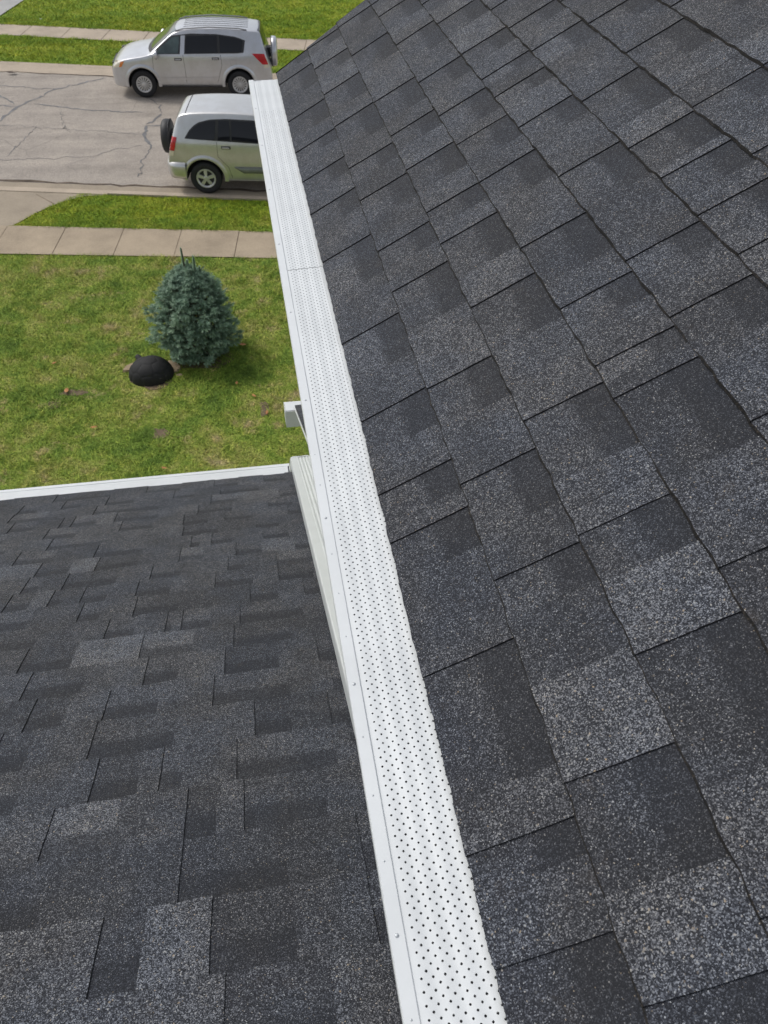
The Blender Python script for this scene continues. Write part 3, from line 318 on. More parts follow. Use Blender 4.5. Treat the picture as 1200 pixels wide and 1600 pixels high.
[(3.45,3.174,1,1.3),(3.174,3.108,0,0.9),(3.108,2.988,1,1.3),(2.988,2.894,0,1),(2.894,2.764,1,0.4),(2.764,2.655,0,1),(2.655,2.514,1,1),(2.514,2.354,0,1.3),(2.354,2.255,1,1.5),(2.255,2.179,0,1.5),(2.179,2.098,1,1.9),(2.098,2.004,0,0.9),(2.004,1.879,1,1.5),(1.879,1.759,0,1.5),(1.759,1.637,1,1.5),(1.637,1.553,0,1.5),(1.553,1.468,1,1),(1.468,1.408,0,1),(1.408,1.317,1,1.1),(1.317,1.144,0,1),(1.144,1.002,1,0.9),(1.002,0.926,0,0.7),(0.926,0.867,1,0.7),(0.867,0.754,0,1.5),(0.754,0.638,1,1.5),(0.638,0.541,0,1.9),(0.541,0.449,1,0.4),(0.449,0.37,0,0.9),(0.37,0.313,1,0.4),(0.313,0.195,0,1.5),(0.195,0.129,1,0.9),(0.129,0.042,0,0.7),(0.042,-0.034,1,0.4),(-0.034,-0.11,0,0.7),(-0.11,-0.244,1,1.3),(-0.244,-0.4,0,1.5),(-0.4,-0.556,1,0.9),(-0.556,-0.636,0,0.7),(-0.636,-0.702,1,0.4),(-0.702,-0.792,0,1.1),(-0.792,-0.902,1,1.3),(-0.902,-1.051,0,1.9),(-1.051,-1.171,1,1.9),(-1.171,-1.263,0,1.1),(-1.263,-1.3,1,1)]]
LOWER_TABS=[[(-6,-5.99,1,0.6),(-5.99,-5.798,0,0.9),(-5.798,-5.65,1,1),(-5.65,-5.533,0,0.9),(-5.533,-5.377,1,1),(-5.377,-5.213,0,1),(-5.213,-5.083,1,0.6),(-5.083,-4.975,0,1.2),(-4.975,-4.875,1,1),(-4.875,-4.752,0,1.4),(-4.752,-4.552,1,1),(-4.552,-4.473,0,0.6),(-4.473,-4.333,1,0.6),(-4.333,-4.232,0,0.8),(-4.232,-4.117,1,1.4),(-4.117,-3.909,0,0.9),(-3.909,-3.771,1,1),(-3.771,-3.685,0,0.8),(-3.685,-3.573,1,0.4),(-3.573,-3.495,0,1.1),(-3.495,-3.405,1,1.1),(-3.405,-3.314,0,1),(-3.314,-3.145,1,1.4),(-3.145,-3.023,0,0.6),(-3.023,-2.921,1,0.6),(-2.921,-2.797,0,1),(-2.797,-2.569,1,1.4),(-2.569,-2.489,0,0.8),(-2.489,-2.4,1,1),(-2.4,-2.232,0,1.4),(-2.232,-2.127,1,1),(-2.127,-2.003,0,1.1),(-2.003,-1.836,1,1.1),(-1.836,-1.678,0,0.4),(-1.678,-1.577,1,1.2),(-1.577,-1.453,0,1.2),(-1.453,-1.318,1,0.6),(-1.318,-1.169,0,0.6),(-1.169,-0.973,1,0.9),(-0.973,-0.719,0,0.6),(-0.719,-0.562,1,0.6),(-0.562,-0.405,0,1.4),(-0.405,-0.252,1,1.1),(-0.252,-0.138,0,1.2),(-0.138,-0.02,1,1.4),(-0.02,0.084,0,0.9),(0.084,0.192,1,0.8),(0.192,0.318,0,0.4),(0.318,0.425,1,0.6),(0.425,0.438,0,1.1),(0.438,0.45,1,1)],
[(-6,-5.89,1,0.9),(-5.89,-5.799,0,1.4),(-5.799,-5.72,1,1.1),(-5.72,-5.603,0,1.2),(-5.603,-5.427,1,1.2),(-5.427,-5.252,0,0.8),(-5.252,-5.08,1,1.2),(-5.08,-4.876,0,1),(-4.876,-4.742,1,1.2),(-4.742,-4.678,0,1.2),(-4.678,-4.573,1,1),(-4.573,-4.461,0,1.2),(-4.461,-4.271,1,1),(-4.271,-4.155,0,1),(-4.155,-4.052,1,0.9),(-4.052,-3.95,0,1),(-3.95,-3.777,1,1),(-3.777,-3.575,0,1.4),(-3.575,-3.439,1,0.4),(-3.439,-3.341,0,1),(-3.341,-3.262,1,1),(-3.262,-3.164,0,0.9),(-3.164,-3.088,1,1.1),(-3.088,-2.962,0,1),(-2.962,-2.831,1,1),(-2.831,-2.678,0,0.9),(-2.678,-2.501,1,0.8),(-2.501,-2.389,0,0.4),(-2.389,-2.299,1,1),(-2.299,-2.147,0,0.6),(-2.147,-2.04,1,0.9),(-2.04,-1.908,0,1.1),(-1.908,-1.818,1,1.4),(-1.818,-1.711,0,1.2),(-1.711,-1.611,1,0.6),(-1.611,-1.505,0,0.9),(-1.505,-1.383,1,1),(-1.383,-1.263,0,0.6),(-1.263,-1.088,1,0.4),(-1.088,-1.006,0,1),(-1.006,-0.907,1,0.9),(-0.907,-0.824,0,1.1),(-0.824,-0.719,1,1),(-0.719,-0.595,0,1),(-0.595,-0.426,1,1.2),(-0.426,-0.335,0,0.9),(-0.335,-0.218,1,0.4),(-0.218,-0.044,0,0.5),(-0.044,0.096,1,1),(0.096,0.21,0,1.2),(0.21,0.375,1,1),(0.375,0.421,0,0.6),(0.421,0.45,1,1)],
[(-6,-5.913,1,0.4),(-5.913,-5.818,0,1.4),(-5.818,-5.749,1,1),(-5.749,-5.633,0,0.6),(-5.633,-5.558,1,1.4),(-5.558,-5.458,0,0.8),(-5.458,-5.314,1,1),(-5.314,-5.229,0,0.9),(-5.229,-5.116,1,1.1),(-5.116,-4.952,0,0.8),(-4.952,-4.813,1,1.2),(-4.813,-4.677,0,1.1),(-4.677,-4.495,1,1.2),(-4.495,-4.374,0,1),(-4.374,-4.217,1,1),(-4.217,-4.093,0,1),(-4.093,-3.933,1,1.1),(-3.933,-3.768,0,1.4),(-3.768,-3.587,1,0.9),(-3.587,-3.453,0,0.6),(-3.453,-3.269,1,0.6),(-3.269,-3.176,0,0.6),(-3.176,-3.021,1,1.1),(-3.021,-2.806,0,0.6),(-2.806,-2.672,1,1),(-2.672,-2.515,0,1.2),(-2.515,-2.417,1,1.1),(-2.417,-2.31,0,1),(-2.31,-2.121,1,1),(-2.121,-1.978,0,1),(-1.978,-1.863,1,0.6),(-1.863,-1.712,0,1.4),(-1.712,-1.603,1,1.4),(-1.603,-1.489,0,0.6),(-1.489,-1.321,1,1.2),(-1.321,-1.232,0,0.6),(-1.232,-1.09,1,1),(-1.09,-0.943,0,1.6),(-0.943,-0.746,1,0.9),(-0.746,-0.472,0,1.1),(-0.472,-0.254,1,0.6),(-0.254,-0.139,0,1.7),(-0.139,0.044,1,1.6),(0.044,0.173,0,0.9),(0.173,0.277,1,1.2),(0.277,0.37,0,1),(0.37,0.45,1,1)],
[(-6,-5.875,1,1.1),(-5.875,-5.744,0,1),(-5.744,-5.543,1,1.2),(-5.543,-5.444,0,1.2),(-5.444,-5.355,1,1.1),(-5.355,-5.262,0,1),(-5.262,-5.191,1,1),(-5.191,-5.034,0,1.1),(-5.034,-4.862,1,0.6),(-4.862,-4.691,0,0.4),(-4.691,-4.572,1,1.4),(-4.572,-4.444,0,0.4),(-4.444,-4.339,1,0.9),(-4.339,-4.202,0,1.4),(-4.202,-4.082,1,1.2),(-4.082,-3.969,0,1),(-3.969,-3.894,1,1),(-3.894,-3.798,0,1.1),(-3.798,-3.712,1,0.6),(-3.712,-3.597,0,1.1),(-3.597,-3.453,1,0.6),(-3.453,-3.353,0,0.6),(-3.353,-3.192,1,0.6),(-3.192,-3.012,0,1.4),(-3.012,-2.853,1,0.8),(-2.853,-2.751,0,1.2),(-2.751,-2.577,1,1.1),(-2.577,-2.414,0,1),(-2.414,-2.284,1,1.1),(-2.284,-2.167,0,1),(-2.167,-2.003,1,0.9),(-2.003,-1.878,0,0.9),(-1.878,-1.801,1,0.6),(-1.801,-1.644,0,1),(-1.644,-1.537,1,1),(-1.537,-1.472,0,1.1),(-1.472,-1.357,1,1.1),(-1.357,-1.231,0,1),(-1.231,-1.05,1,0.8),(-1.05,-0.95,0,0.8),(-0.95,-0.854,1,0.4),(-0.854,-0.835,0,0.9),(-0.835,-0.807,1,0.4),(-0.807,-0.709,0,1.7),(-0.709,-0.638,1,1.7),(-0.638,-0.458,0,1),(-0.458,-0.301,1,1.2),(-0.301,-0.16,0,0.6),(-0.16,-0.01,1,1.2),(-0.01,0.091,0,1),(0.091,0.191,1,0.8),(0.191,0.276,0,1.4),(0.276,0.358,1,0.4),(0.358,0.41,0,0.6),(0.41,0.45,1,1)],
[(-6,-5.935,1,0.8),(-5.935,-5.798,0,0.6),(-5.798,-5.702,1,1.1),(-5.702,-5.591,0,0.4),(-5.591,-5.488,1,1),(-5.488,-5.335,0,1.2),(-5.335,-5.234,1,0.9),(-5.234,-5.127,0,0.4),(-5.127,-4.932,1,1.4),(-4.932,-4.759,0,0.8),(-4.759,-4.619,1,0.8),(-4.619,-4.536,0,1),(-4.536,-4.436,1,0.8),(-4.436,-4.332,0,0.6),(-4.332,-4.201,1,1),(-4.201,-4.074,0,0.9),(-4.074,-3.9,1,1),(-3.9,-3.726,0,1.4),(-3.726,-3.569,1,1),(-3.569,-3.457,0,1.1),(-3.457,-3.287,1,0.8),(-3.287,-3.124,0,1),(-3.124,-2.949,1,0.4),(-2.949,-2.885,0,1.4),(-2.885,-2.787,1,1.4),(-2.787,-2.647,0,1),(-2.647,-2.46,1,0.8),(-2.46,-2.256,0,1.2),(-2.256,-2.127,1,0.6),(-2.127,-2.057,0,0.8),(-2.057,-1.944,1,1),(-1.944,-1.846,0,1),(-1.846,-1.765,1,1),(-1.765,-1.646,0,1.2),(-1.646,-1.44,1,0.9),(-1.44,-1.296,0,1.2),(-1.296,-1.168,1,0.9),(-1.168,-1.03,0,1.4),(-1.03,-0.879,1,0.8),(-0.879,-0.76,0,1.6),(-0.76,-0.596,1,1),(-0.596,-0.468,0,0.9),(-0.468,-0.351,1,1.1),(-0.351,-0.252,0,0.4),(-0.252,-0.187,1,1),(-0.187,-0.075,0,0.9),(-0.075,0.067,1,1),(0.067,0.144,0,0.4),(0.144,0.269,1,1.2),(0.269,0.368,0,1),(0.368,0.45,1,1)],
[(-6,-5.985,1,1.4),(-5.985,-5.768,0,0.9),(-5.768,-5.634,1,0.6),(-5.634,-5.415,0,0.8),(-5.415,-5.275,1,1),(-5.275,-5.135,0,0.6),(-5.135,-4.915,1,0.9),(-4.915,-4.786,0,1),(-4.786,-4.567,1,0.6),(-4.567,-4.467,0,1.4),(-4.467,-4.309,1,1),(-4.309,-4.149,0,1),(-4.149,-4.016,1,1.1),(-4.016,-3.931,0,1),(-3.931,-3.794,1,1.1),(-3.794,-3.622,0,1.2),(-3.622,-3.515,1,1.1),(-3.515,-3.402,0,0.6),(-3.402,-3.244,1,0.8),(-3.244,-3.103,0,1),(-3.103,-2.897,1,0.9),(-2.897,-2.771,0,1),(-2.771,-2.637,1,1.1),(-2.637,-2.538,0,1),(-2.538,-2.385,1,1.1),(-2.385,-2.203,0,1.1),(-2.203,-2.067,1,0.8),(-2.067,-1.914,0,1),(-1.914,-1.708,1,0.6),(-1.708,-1.571,0,0.8),(-1.571,-1.427,1,1.1),(-1.427,-1.257,0,1.1),(-1.257,-1.13,1,0.6),(-1.13,-0.981,0,1.4),(-0.981,-0.833,1,1),(-0.833,-0.637,0,1.4),(-0.637,-0.341,1,1.2),(-0.341,-0.206,0,0.6),(-0.206,-0.063,1,0.4),(-0.063,0.027,0,0.5),(0.027,0.128,1,0.6),(0.128,0.247,0,1),(0.247,0.356,1,0.8),(0.356,0.395,0,1.2),(0.395,0.45,1,1)],
[(-6,-5.688,1,1),(-5.688,-5.589,0,0.4),(-5.589,-5.493,1,1),(-5.493,-5.365,0,0.9),(-5.365,-5.285,1,1.1),(-5.285,-5.156,0,0.4),(-5.156,-5.035,1,0.8),(-5.035,-4.9,0,1),(-4.9,-4.777,1,0.8),(-4.777,-4.651,0,1.2),(-4.651,-4.565,1,1),(-4.565,-4.409,0,0.6),(-4.409,-4.269,1,1.4),(-4.269,-4.167,0,0.9),(-4.167,-4.08,1,1.2),(-4.08,-3.941,0,1),(-3.941,-3.735,1,1.2),(-3.735,-3.636,0,0.8),(-3.636,-3.526,1,1),(-3.526,-3.413,0,0.8),(-3.413,-3.317,1,0.6),(-3.317,-3.206,0,1),(-3.206,-3.024,1,1.1),(-3.024,-2.865,0,0.9),(-2.865,-2.751,1,0.9),(-2.751,-2.59,0,1.2),(-2.59,-2.484,1,1.1),(-2.484,-2.35,0,0.6),(-2.35,-2.249,1,1.1),(-2.249,-2.054,0,1),(-2.054,-1.913,1,1),(-1.913,-1.794,0,0.4),(-1.794,-1.628,1,0.8),(-1.628,-1.542,0,1),(-1.542,-1.386,1,1),(-1.386,-1.234,0,0.6),(-1.234,-1.132,1,1.2),(-1.132,-1.018,0,1.1),(-1.018,-0.913,1,0.9),(-0.913,-0.782,0,1.4),(-0.782,-0.639,1,0.5),(-0.639,-0.47,0,1.2),(-0.47,-0.301,1,0.9),(-0.301,-0.268,0,1.1),(-0.268,-0.227,1,1.1),(-0.227,-0.15,0,1),(-0.15,-0.037,1,1),(-0.037,0.057,0,0.9),(0.057,0.149,1,0.9),(0.149,0.24,0,0.6),(0.24,0.338,1,1),(0.338,0.396,0,1.1),(0.396,0.45,1,1)],
[(-6,-5.809,1,1.1),(-5.809,-5.615,0,0.9),(-5.615,-5.474,1,1),(-5.474,-5.362,0,0.8),(-5.362,-5.289,1,1.4),(-5.289,-5.197,0,1.1),(-5.197,-5.063,1,0.6),(-5.063,-4.953,0,1.4),(-4.953,-4.869,1,1),(-4.869,-4.767,0,0.4),(-4.767,-4.649,1,0.6),(-4.649,-4.512,0,1),(-4.512,-4.325,1,0.8),(-4.325,-4.186,0,1.1),(-4.186,-4.087,1,0.9),(-4.087,-3.917,0,0.4),(-3.917,-3.771,1,1.2),(-3.771,-3.641,0,1),(-3.641,-3.536,1,0.8),(-3.536,-3.391,0,1.1),(-3.391,-3.241,1,0.4),(-3.241,-3.149,0,1),(-3.149,-3.008,1,1.2),(-3.008,-2.902,0,0.4),(-2.902,-2.724,1,0.8),(-2.724,-2.574,0,0.6),(-2.574,-2.428,1,0.4),(-2.428,-2.351,0,1.1),(-2.351,-2.215,1,1.2),(-2.215,-2.067,0,1),(-2.067,-1.915,1,1.4),(-1.915,-1.735,0,1.1),(-1.735,-1.562,1,1.1),(-1.562,-1.403,0,1),(-1.403,-1.295,1,0.6),(-1.295,-1.21,0,1.1),(-1.21,-1.078,1,1.4),(-1.078,-0.957,0,0.4),(-0.957,-0.805,1,1.7),(-0.805,-0.697,0,0.8),(-0.697,-0.61,1,2),(-0.61,-0.469,0,0.6),(-0.469,-0.33,1,0.9),(-0.33,-0.249,0,2.2),(-0.249,-0.136,1,1.4),(-0.136,-0.046,0,1.1),(-0.046,0.072,1,1.6),(0.072,0.221,0,1),(0.221,0.319,1,0.4),(0.319,0.381,0,0.8),(0.381,0.45,1,1)],
[(-6,-5.724,1,1),(-5.724,-5.587,0,0.9),(-5.587,-5.446,1,1),(-5.446,-5.282,0,1.1),(-5.282,-5.115,1,1.4),(-5.115,-5.033,0,0.8),(-5.033,-4.91,1,1),(-4.91,-4.82,0,1.2),(-4.82,-4.725,1,0.4),(-4.725,-4.542,0,1),(-4.542,-4.373,1,1.2),(-4.373,-4.261,0,0.4),(-4.261,-4.114,1,0.4),(-4.114,-3.973,0,0.9),(-3.973,-3.855,1,0.9),(-3.855,-3.724,0,1),(-3.724,-3.527,1,0.9),(-3.527,-3.42,0,0.9),(-3.42,-3.253,1,0.9),(-3.253,-3.056,0,0.8),(-3.056,-2.908,1,1.1),(-2.908,-2.816,0,1),(-2.816,-2.714,1,0.8),(-2.714,-2.619,0,0.8),(-2.619,-2.466,1,1),(-2.466,-2.359,0,1.1),(-2.359,-2.267,1,0.8),(-2.267,-2.17,0,0.9),(-2.17,-2.058,1,1.4),(-2.058,-1.876,0,0.4),(-1.876,-1.698,1,1.2),(-1.698,-1.556,0,1.1),(-1.556,-1.361,1,0.6),(-1.361,-1.167,0,0.8),(-1.167,-1.012,1,1.4),(-1.012,-0.93,0,0.8),(-0.93,-0.81,1,1.1),(-0.81,-0.759,0,1.1),(-0.759,-0.684,1,0.5),(-0.684,-0.517,0,0.5),(-0.517,-0.411,1,1.2),(-0.411,-0.313,0,1.2),(-0.313,-0.161,1,1),(-0.161,-0.104,0,1),(-0.104,0.002,1,1),(0.002,0.185,0,1.5),(0.185,0.341,1,1),(0.341,0.395,0,0.6),(0.395,0.45,1,1)],
[(-6,-5.959,1,0.4),(-5.959,-5.784,0,0.4),(-5.784,-5.621,1,0.4),(-5.621,-5.547,0,0.8),(-5.547,-5.45,1,1.1),(-5.45,-5.292,0,1),(-5.292,-5.095,1,1),(-5.095,-5.032,0,0.9),(-5.032,-4.931,1,1),(-4.931,-4.858,0,1.1),(-4.858,-4.746,1,0.9),(-4.746,-4.628,0,0.9),(-4.628,-4.519,1,1.4),(-4.519,-4.426,0,1),(-4.426,-4.324,1,1.2),(-4.324,-4.225,0,1.1),(-4.225,-4.117,1,1),(-4.117,-3.984,0,1.4),(-3.984,-3.87,1,1),(-3.87,-3.771,0,1.4),(-3.771,-3.696,1,0.9),(-3.696,-3.574,0,1),(-3.574,-3.478,1,0.9),(-3.478,-3.333,0,0.9),(-3.333,-3.223,1,1.2),(-3.223,-3.104,0,1),(-3.104,-2.994,1,1),(-2.994,-2.834,0,1.4),(-2.834,-2.725,1,1.2),(-2.725,-2.643,0,1.2),(-2.643,-2.542,1,1.4),(-2.542,-2.355,0,1),(-2.355,-2.237,1,1.4),(-2.237,-2.12,0,1.1),(-2.12,-2.019,1,1.4),(-2.019,-1.85,0,1),(-1.85,-1.706,1,0.9),(-1.706,-1.517,0,1.2),(-1.517,-1.355,1,1),(-1.355,-1.235,0,0.8),(-1.235,-1.015,1,1),(-1.015,-0.925,0,1.1),(-0.925,-0.825,1,0.6),(-0.825,-0.753,0,1),(-0.753,-0.698,1,1.8),(-0.698,-0.66,0,0.8),(-0.66,-0.603,1,0.8),(-0.603,-0.526,0,0.9),(-0.526,-0.439,1,1),(-0.439,-0.334,0,0.8),(-0.334,-0.197,1,1.2),(-0.197,-0.079,0,0.9),(-0.079,0.002,1,0.9),(0.002,0.112,0,0.4),(0.112,0.248,1,1.4),(0.248,0.35,0,1.4),(0.35,0.45,1,1)],
[(-6,-5.686,1,0.8),(-5.686,-5.526,0,0.9),(-5.526,-5.363,1,1.4),(-5.363,-5.174,0,1.2),(-5.174,-5.035,1,0.4),(-5.035,-4.856,0,1.4),(-4.856,-4.726,1,1.2),(-4.726,-4.612,0,1),(-4.612,-4.491,1,0.6),(-4.491,-4.382,0,0.4),(-4.382,-4.188,1,0.8),(-4.188,-4.051,0,0.6),(-4.051,-3.901,1,1.1),(-3.901,-3.819,0,1),(-3.819,-3.726,1,0.9),(-3.726,-3.54,0,0.9),(-3.54,-3.379,1,1),(-3.379,-3.259,0,0.9),(-3.259,-3.179,1,0.9),(-3.179,-3.022,0,1.4),(-3.022,-2.832,1,1.1),(-2.832,-2.665,0,1.2),(-2.665,-2.558,1,1.1),(-2.558,-2.375,0,0.9),(-2.375,-2.229,1,0.6),(-2.229,-2.088,0,1.1),(-2.088,-1.985,1,1.4),(-1.985,-1.862,0,0.4),(-1.862,-1.746,1,1.1),(-1.746,-1.608,0,0.9),(-1.608,-1.445,1,1.2),(-1.445,-1.281,0,1),(-1.281,-1.145,1,1.1),(-1.145,-1.032,0,1),(-1.032,-0.878,1,1),(-0.878,-0.72,0,1.2),(-0.72,-0.582,1,0.6),(-0.582,-0.521,0,1.4),(-0.521,-0.425,1,1),(-0.425,-0.297,0,0.6),(-0.297,-0.089,1,0.4),(-0.089,-0.005,0,0.6),(-0.005,0.074,1,1.1),(0.074,0.183,0,0.4),(0.183,0.27,1,1),(0.27,0.338,0,1),(0.338,0.45,1,1)],
[(-6,-5.878,1,0.8),(-5.878,-5.781,0,1.2),(-5.781,-5.666,1,0.8),(-5.666,-5.534,0,0.4),(-5.534,-5.451,1,1.1),(-5.451,-5.336,0,0.6),(-5.336,-5.254,1,1),(-5.254,-5.101,0,0.4),(-5.101,-4.907,1,0.4),(-4.907,-4.794,0,1),(-4.794,-4.653,1,1.4),(-4.653,-4.561,0,0.6),(-4.561,-4.466,1,0.8),(-4.466,-4.399,0,1),(-4.399,-4.3,1,0.9),(-4.3,-4.121,0,1.1),(-4.121,-4,1,0.8),(-4,-3.907,0,1),(-3.907,-3.748,1,1),(-3.748,-3.634,0,1),(-3.634,-3.432,1,0.6),(-3.432,-3.35,0,0.4),(-3.35,-3.215,1,1),(-3.215,-3.111,0,0.6),(-3.111,-2.945,1,0.8),(-2.945,-2.725,0,0.8),(-2.725,-2.588,1,1),(-2.588,-2.468,0,0.9),(-2.468,-2.332,1,0.4),(-2.332,-2.224,0,1.2),(-2.224,-2.029,1,1),(-2.029,-1.911,0,0.6),(-1.911,-1.817,1,1.2),(-1.817,-1.665,0,0.4),(-1.665,-1.513,1,1.4),(-1.513,-1.375,0,0.6),(-1.375,-1.165,1,0.8),(-1.165,-1.021,0,1),(-1.021,-0.832,1,0.9),(-0.832,-0.663,0,0.9),(-0.663,-0.483,1,0.8),(-0.483,-0.405,0,1.1),(-0.405,-0.321,1,1),(-0.321,-0.304,0,1.4),(-0.304,-0.278,1,1.1),(-0.278,-0.198,0,1.4),(-0.198,-0.117,1,1),(-0.117,0.059,0,0.9),(0.059,0.185,1,0.8),(0.185,0.315,0,0.9),(0.315,0.45,1,1)],
[(-6,-5.998,1,1.4),(-5.998,-5.895,0,1.4),(-5.895,-5.757,1,0.8),(-5.757,-5.57,0,1.4),(-5.57,-5.407,1,0.8),(-5.407,-5.333,0,1),(-5.333,-5.226,1,0.9),(-5.226,-5.059,0,1.2),(-5.059,-4.955,1,1),(-4.955,-4.751,0,1),(-4.751,-4.606,1,1),(-4.606,-4.458,0,1.4),(-4.458,-4.364,1,0.9),(-4.364,-4.283,0,0.9),(-4.283,-4.19,1,1.2),(-4.19,-4.052,0,1),(-4.052,-3.855,1,0.6),(-3.855,-3.652,0,1),(-3.652,-3.504,1,0.4),(-3.504,-3.411,0,1),(-3.411,-3.34,1,1.2),(-3.34,-3.26,0,1),(-3.26,-3.157,1,0.8),(-3.157,-3.057,0,1),(-3.057,-2.989,1,1),(-2.989,-2.866,0,0.4),(-2.866,-2.751,1,1),(-2.751,-2.614,0,0.6),(-2.614,-2.478,1,1.1),(-2.478,-2.367,0,0.4),(-2.367,-2.198,1,1),(-2.198,-2.082,0,1.2),(-2.082,-2.002,1,1.2),(-2.002,-1.923,0,0.8),(-1.923,-1.833,1,1.2),(-1.833,-1.725,0,0.8),(-1.725,-1.569,1,0.9),(-1.569,-1.411,0,0.9),(-1.411,-1.299,1,1.4),(-1.299,-1.131,0,1.2),(-1.131,-0.998,1,1),(-0.998,-0.807,0,0.4),(-0.807,-0.667,1,1),(-0.667,-0.539,0,0.6),(-0.539,-0.371,1,2.4),(-0.371,-0.237,0,2.2),(-0.237,-0.132,1,1.1),(-0.132,0.02,0,0.8),(0.02,0.167,1,0.4),(0.167,0.333,0,0.8),(0.333,0.438,1,0.9),(0.438,0.443,0,0.4),(0.443,0.45,1,1)],
[(-6,-5.835,1,0.4),(-5.835,-5.657,0,0.8),(-5.657,-5.54,1,1.2),(-5.54,-5.391,0,1.4),(-5.391,-5.191,1,1.2),(-5.191,-5.039,0,1),(-5.039,-4.856,1,0.8),(-4.856,-4.714,0,0.9),(-4.714,-4.572,1,0.9),(-4.572,-4.464,0,1.2),(-4.464,-4.344,1,1),(-4.344,-4.223,0,0.4),(-4.223,-4.002,1,0.4),(-4.002,-3.894,0,0.6),(-3.894,-3.775,1,1),(-3.775,-3.633,0,1.2),(-3.633,-3.544,1,1.1),(-3.544,-3.404,0,0.6),(-3.404,-3.276,1,0.6),(-3.276,-3.204,0,1),(-3.204,-3.081,1,1),(-3.081,-2.952,0,1.2),(-2.952,-2.721,1,0.6),(-2.721,-2.621,0,0.9),(-2.621,-2.509,1,0.9),(-2.509,-2.402,0,0.6),(-2.402,-2.247,1,1.4),(-2.247,-2.172,0,1.4),(-2.172,-2.078,1,1),(-2.078,-1.985,0,1.4),(-1.985,-1.914,1,0.6),(-1.914,-1.785,0,1),(-1.785,-1.696,1,1.4),(-1.696,-1.568,0,0.8),(-1.568,-1.394,1,1),(-1.394,-1.298,0,1.4),(-1.298,-1.121,1,1),(-1.121,-0.943,0,1),(-0.943,-0.825,1,1),(-0.825,-0.736,0,1),(-0.736,-0.622,1,1.2),(-0.622,-0.486,0,0.9),(-0.486,-0.343,1,1.1),(-0.343,-0.262,0,1),(-0.262,-0.151,1,1.4),(-0.151,-0.019,0,0.4),(-0.019,0.079,1,1.1),(0.079,0.178,0,0.6),(0.178,0.338,1,1.4),(0.338,0.39,0,0.4),(0.39,0.45,1,1)],
[(-6,-5.957,1,0.6),(-5.957,-5.799,0,1.2),(-5.799,-5.69,1,0.4),(-5.69,-5.566,0,0.9),(-5.566,-5.419,1,0.4),(-5.419,-5.268,0,1),(-5.268,-5.102,1,1.2),(-5.102,-4.998,0,0.4),(-4.998,-4.826,1,0.9),(-4.826,-4.723,0,1),(-4.723,-4.533,1,0.8),(-4.533,-4.372,0,0.9),(-4.372,-4.223,1,0.6),(-4.223,-4.11,0,1),(-4.11,-3.987,1,0.6),(-3.987,-3.88,0,0.9),(-3.88,-3.689,1,0.6),(-3.689,-3.485,0,0.6),(-3.485,-3.342,1,1.2),(-3.342,-3.176,0,1.1),(-3.176,-3.024,1,0.9),(-3.024,-2.937,0,1.4),(-2.937,-2.808,1,1),(-2.808,-2.715,0,1.2),(-2.715,-2.632,1,0.4),(-2.632,-2.462,0,1.1),(-2.462,-2.273,1,1.1),(-2.273,-2.212,0,0.4),(-2.212,-2.111,1,1),(-2.111,-1.961,0,0.9),(-1.961,-1.852,1,0.6),(-1.852,-1.681,0,1.2),(-1.681,-1.563,1,0.6),(-1.563,-1.406,0,0.9),(-1.406,-1.251,1,0.4),(-1.251,-1.113,0,1.4),(-1.113,-1.021,1,1.1),(-1.021,-0.921,0,0.4),(-0.921,-0.834,1,0.9),(-0.834,-0.681,0,1),(-0.681,-0.578,1,0.6),(-0.578,-0.5,0,0.4),(-0.5,-0.413,1,1.2),(-0.413,-0.296,0,1.2),(-0.296,-0.174,1,1.2),(-0.174,0.002,0,1.2),(0.002,0.101,1,1),(0.101,0.245,0,1.4),(0.245,0.405,1,0.4),(0.405,0.421,0,1),(0.421,0.45,1,1)],
[(-6,-5.769,1,0.6),(-5.769,-5.636,0,0.8),(-5.636,-5.546,1,1.4),(-5.546,-5.421,0,1),(-5.421,-5.263,1,0.6),(-5.263,-5.176,0,1),(-5.176,-5.037,1,1),(-5.037,-4.969,0,0.6),(-4.969,-4.849,1,1),(-4.849,-4.697,0,0.8),(-4.697,-4.531,1,1),(-4.531,-4.386,0,1.2),(-4.386,-4.232,1,0.9),(-4.232,-4.073,0,1),(-4.073,-3.95,1,1.4),(-3.95,-3.867,0,1),(-3.867,-3.739,1,0.9),(-3.739,-3.533,0,0.8),(-3.533,-3.405,1,0.4),(-3.405,-3.272,0,0.6),(-3.272,-3.055,1,0.8),(-3.055,-2.894,0,1),(-2.894,-2.755,1,0.6),(-2.755,-2.581,0,1),(-2.581,-2.452,1,1),(-2.452,-2.328,0,1),(-2.328,-2.215,1,0.9),(-2.215,-2.084,0,1.4),(-2.084,-1.975,1,1.4),(-1.975,-1.877,0,0.9),(-1.877,-1.814,1,0.6),(-1.814,-1.696,0,1.1),(-1.696,-1.594,1,0.8),(-1.594,-1.485,0,0.9),(-1.485,-1.363,1,1.1),(-1.363,-1.294,0,0.9),(-1.294,-1.169,1,1.4),(-1.169,-1.035,0,0.4),(-1.035,-0.888,1,0.6),(-0.888,-0.755,0,1.1),(-0.755,-0.612,1,0.9),(-0.612,-0.541,0,0.6),(-0.541,-0.417,1,1.1),(-0.417,-0.248,0,0.9),(-0.248,-0.081,1,1.2),(-0.081,-0.003,0,0.4),(-0.003,0.081,1,0.4),(0.081,0.203,0,1),(0.203,0.327,1,1),(0.327,0.392,0,0.6),(0.392,0.45,1,1)],
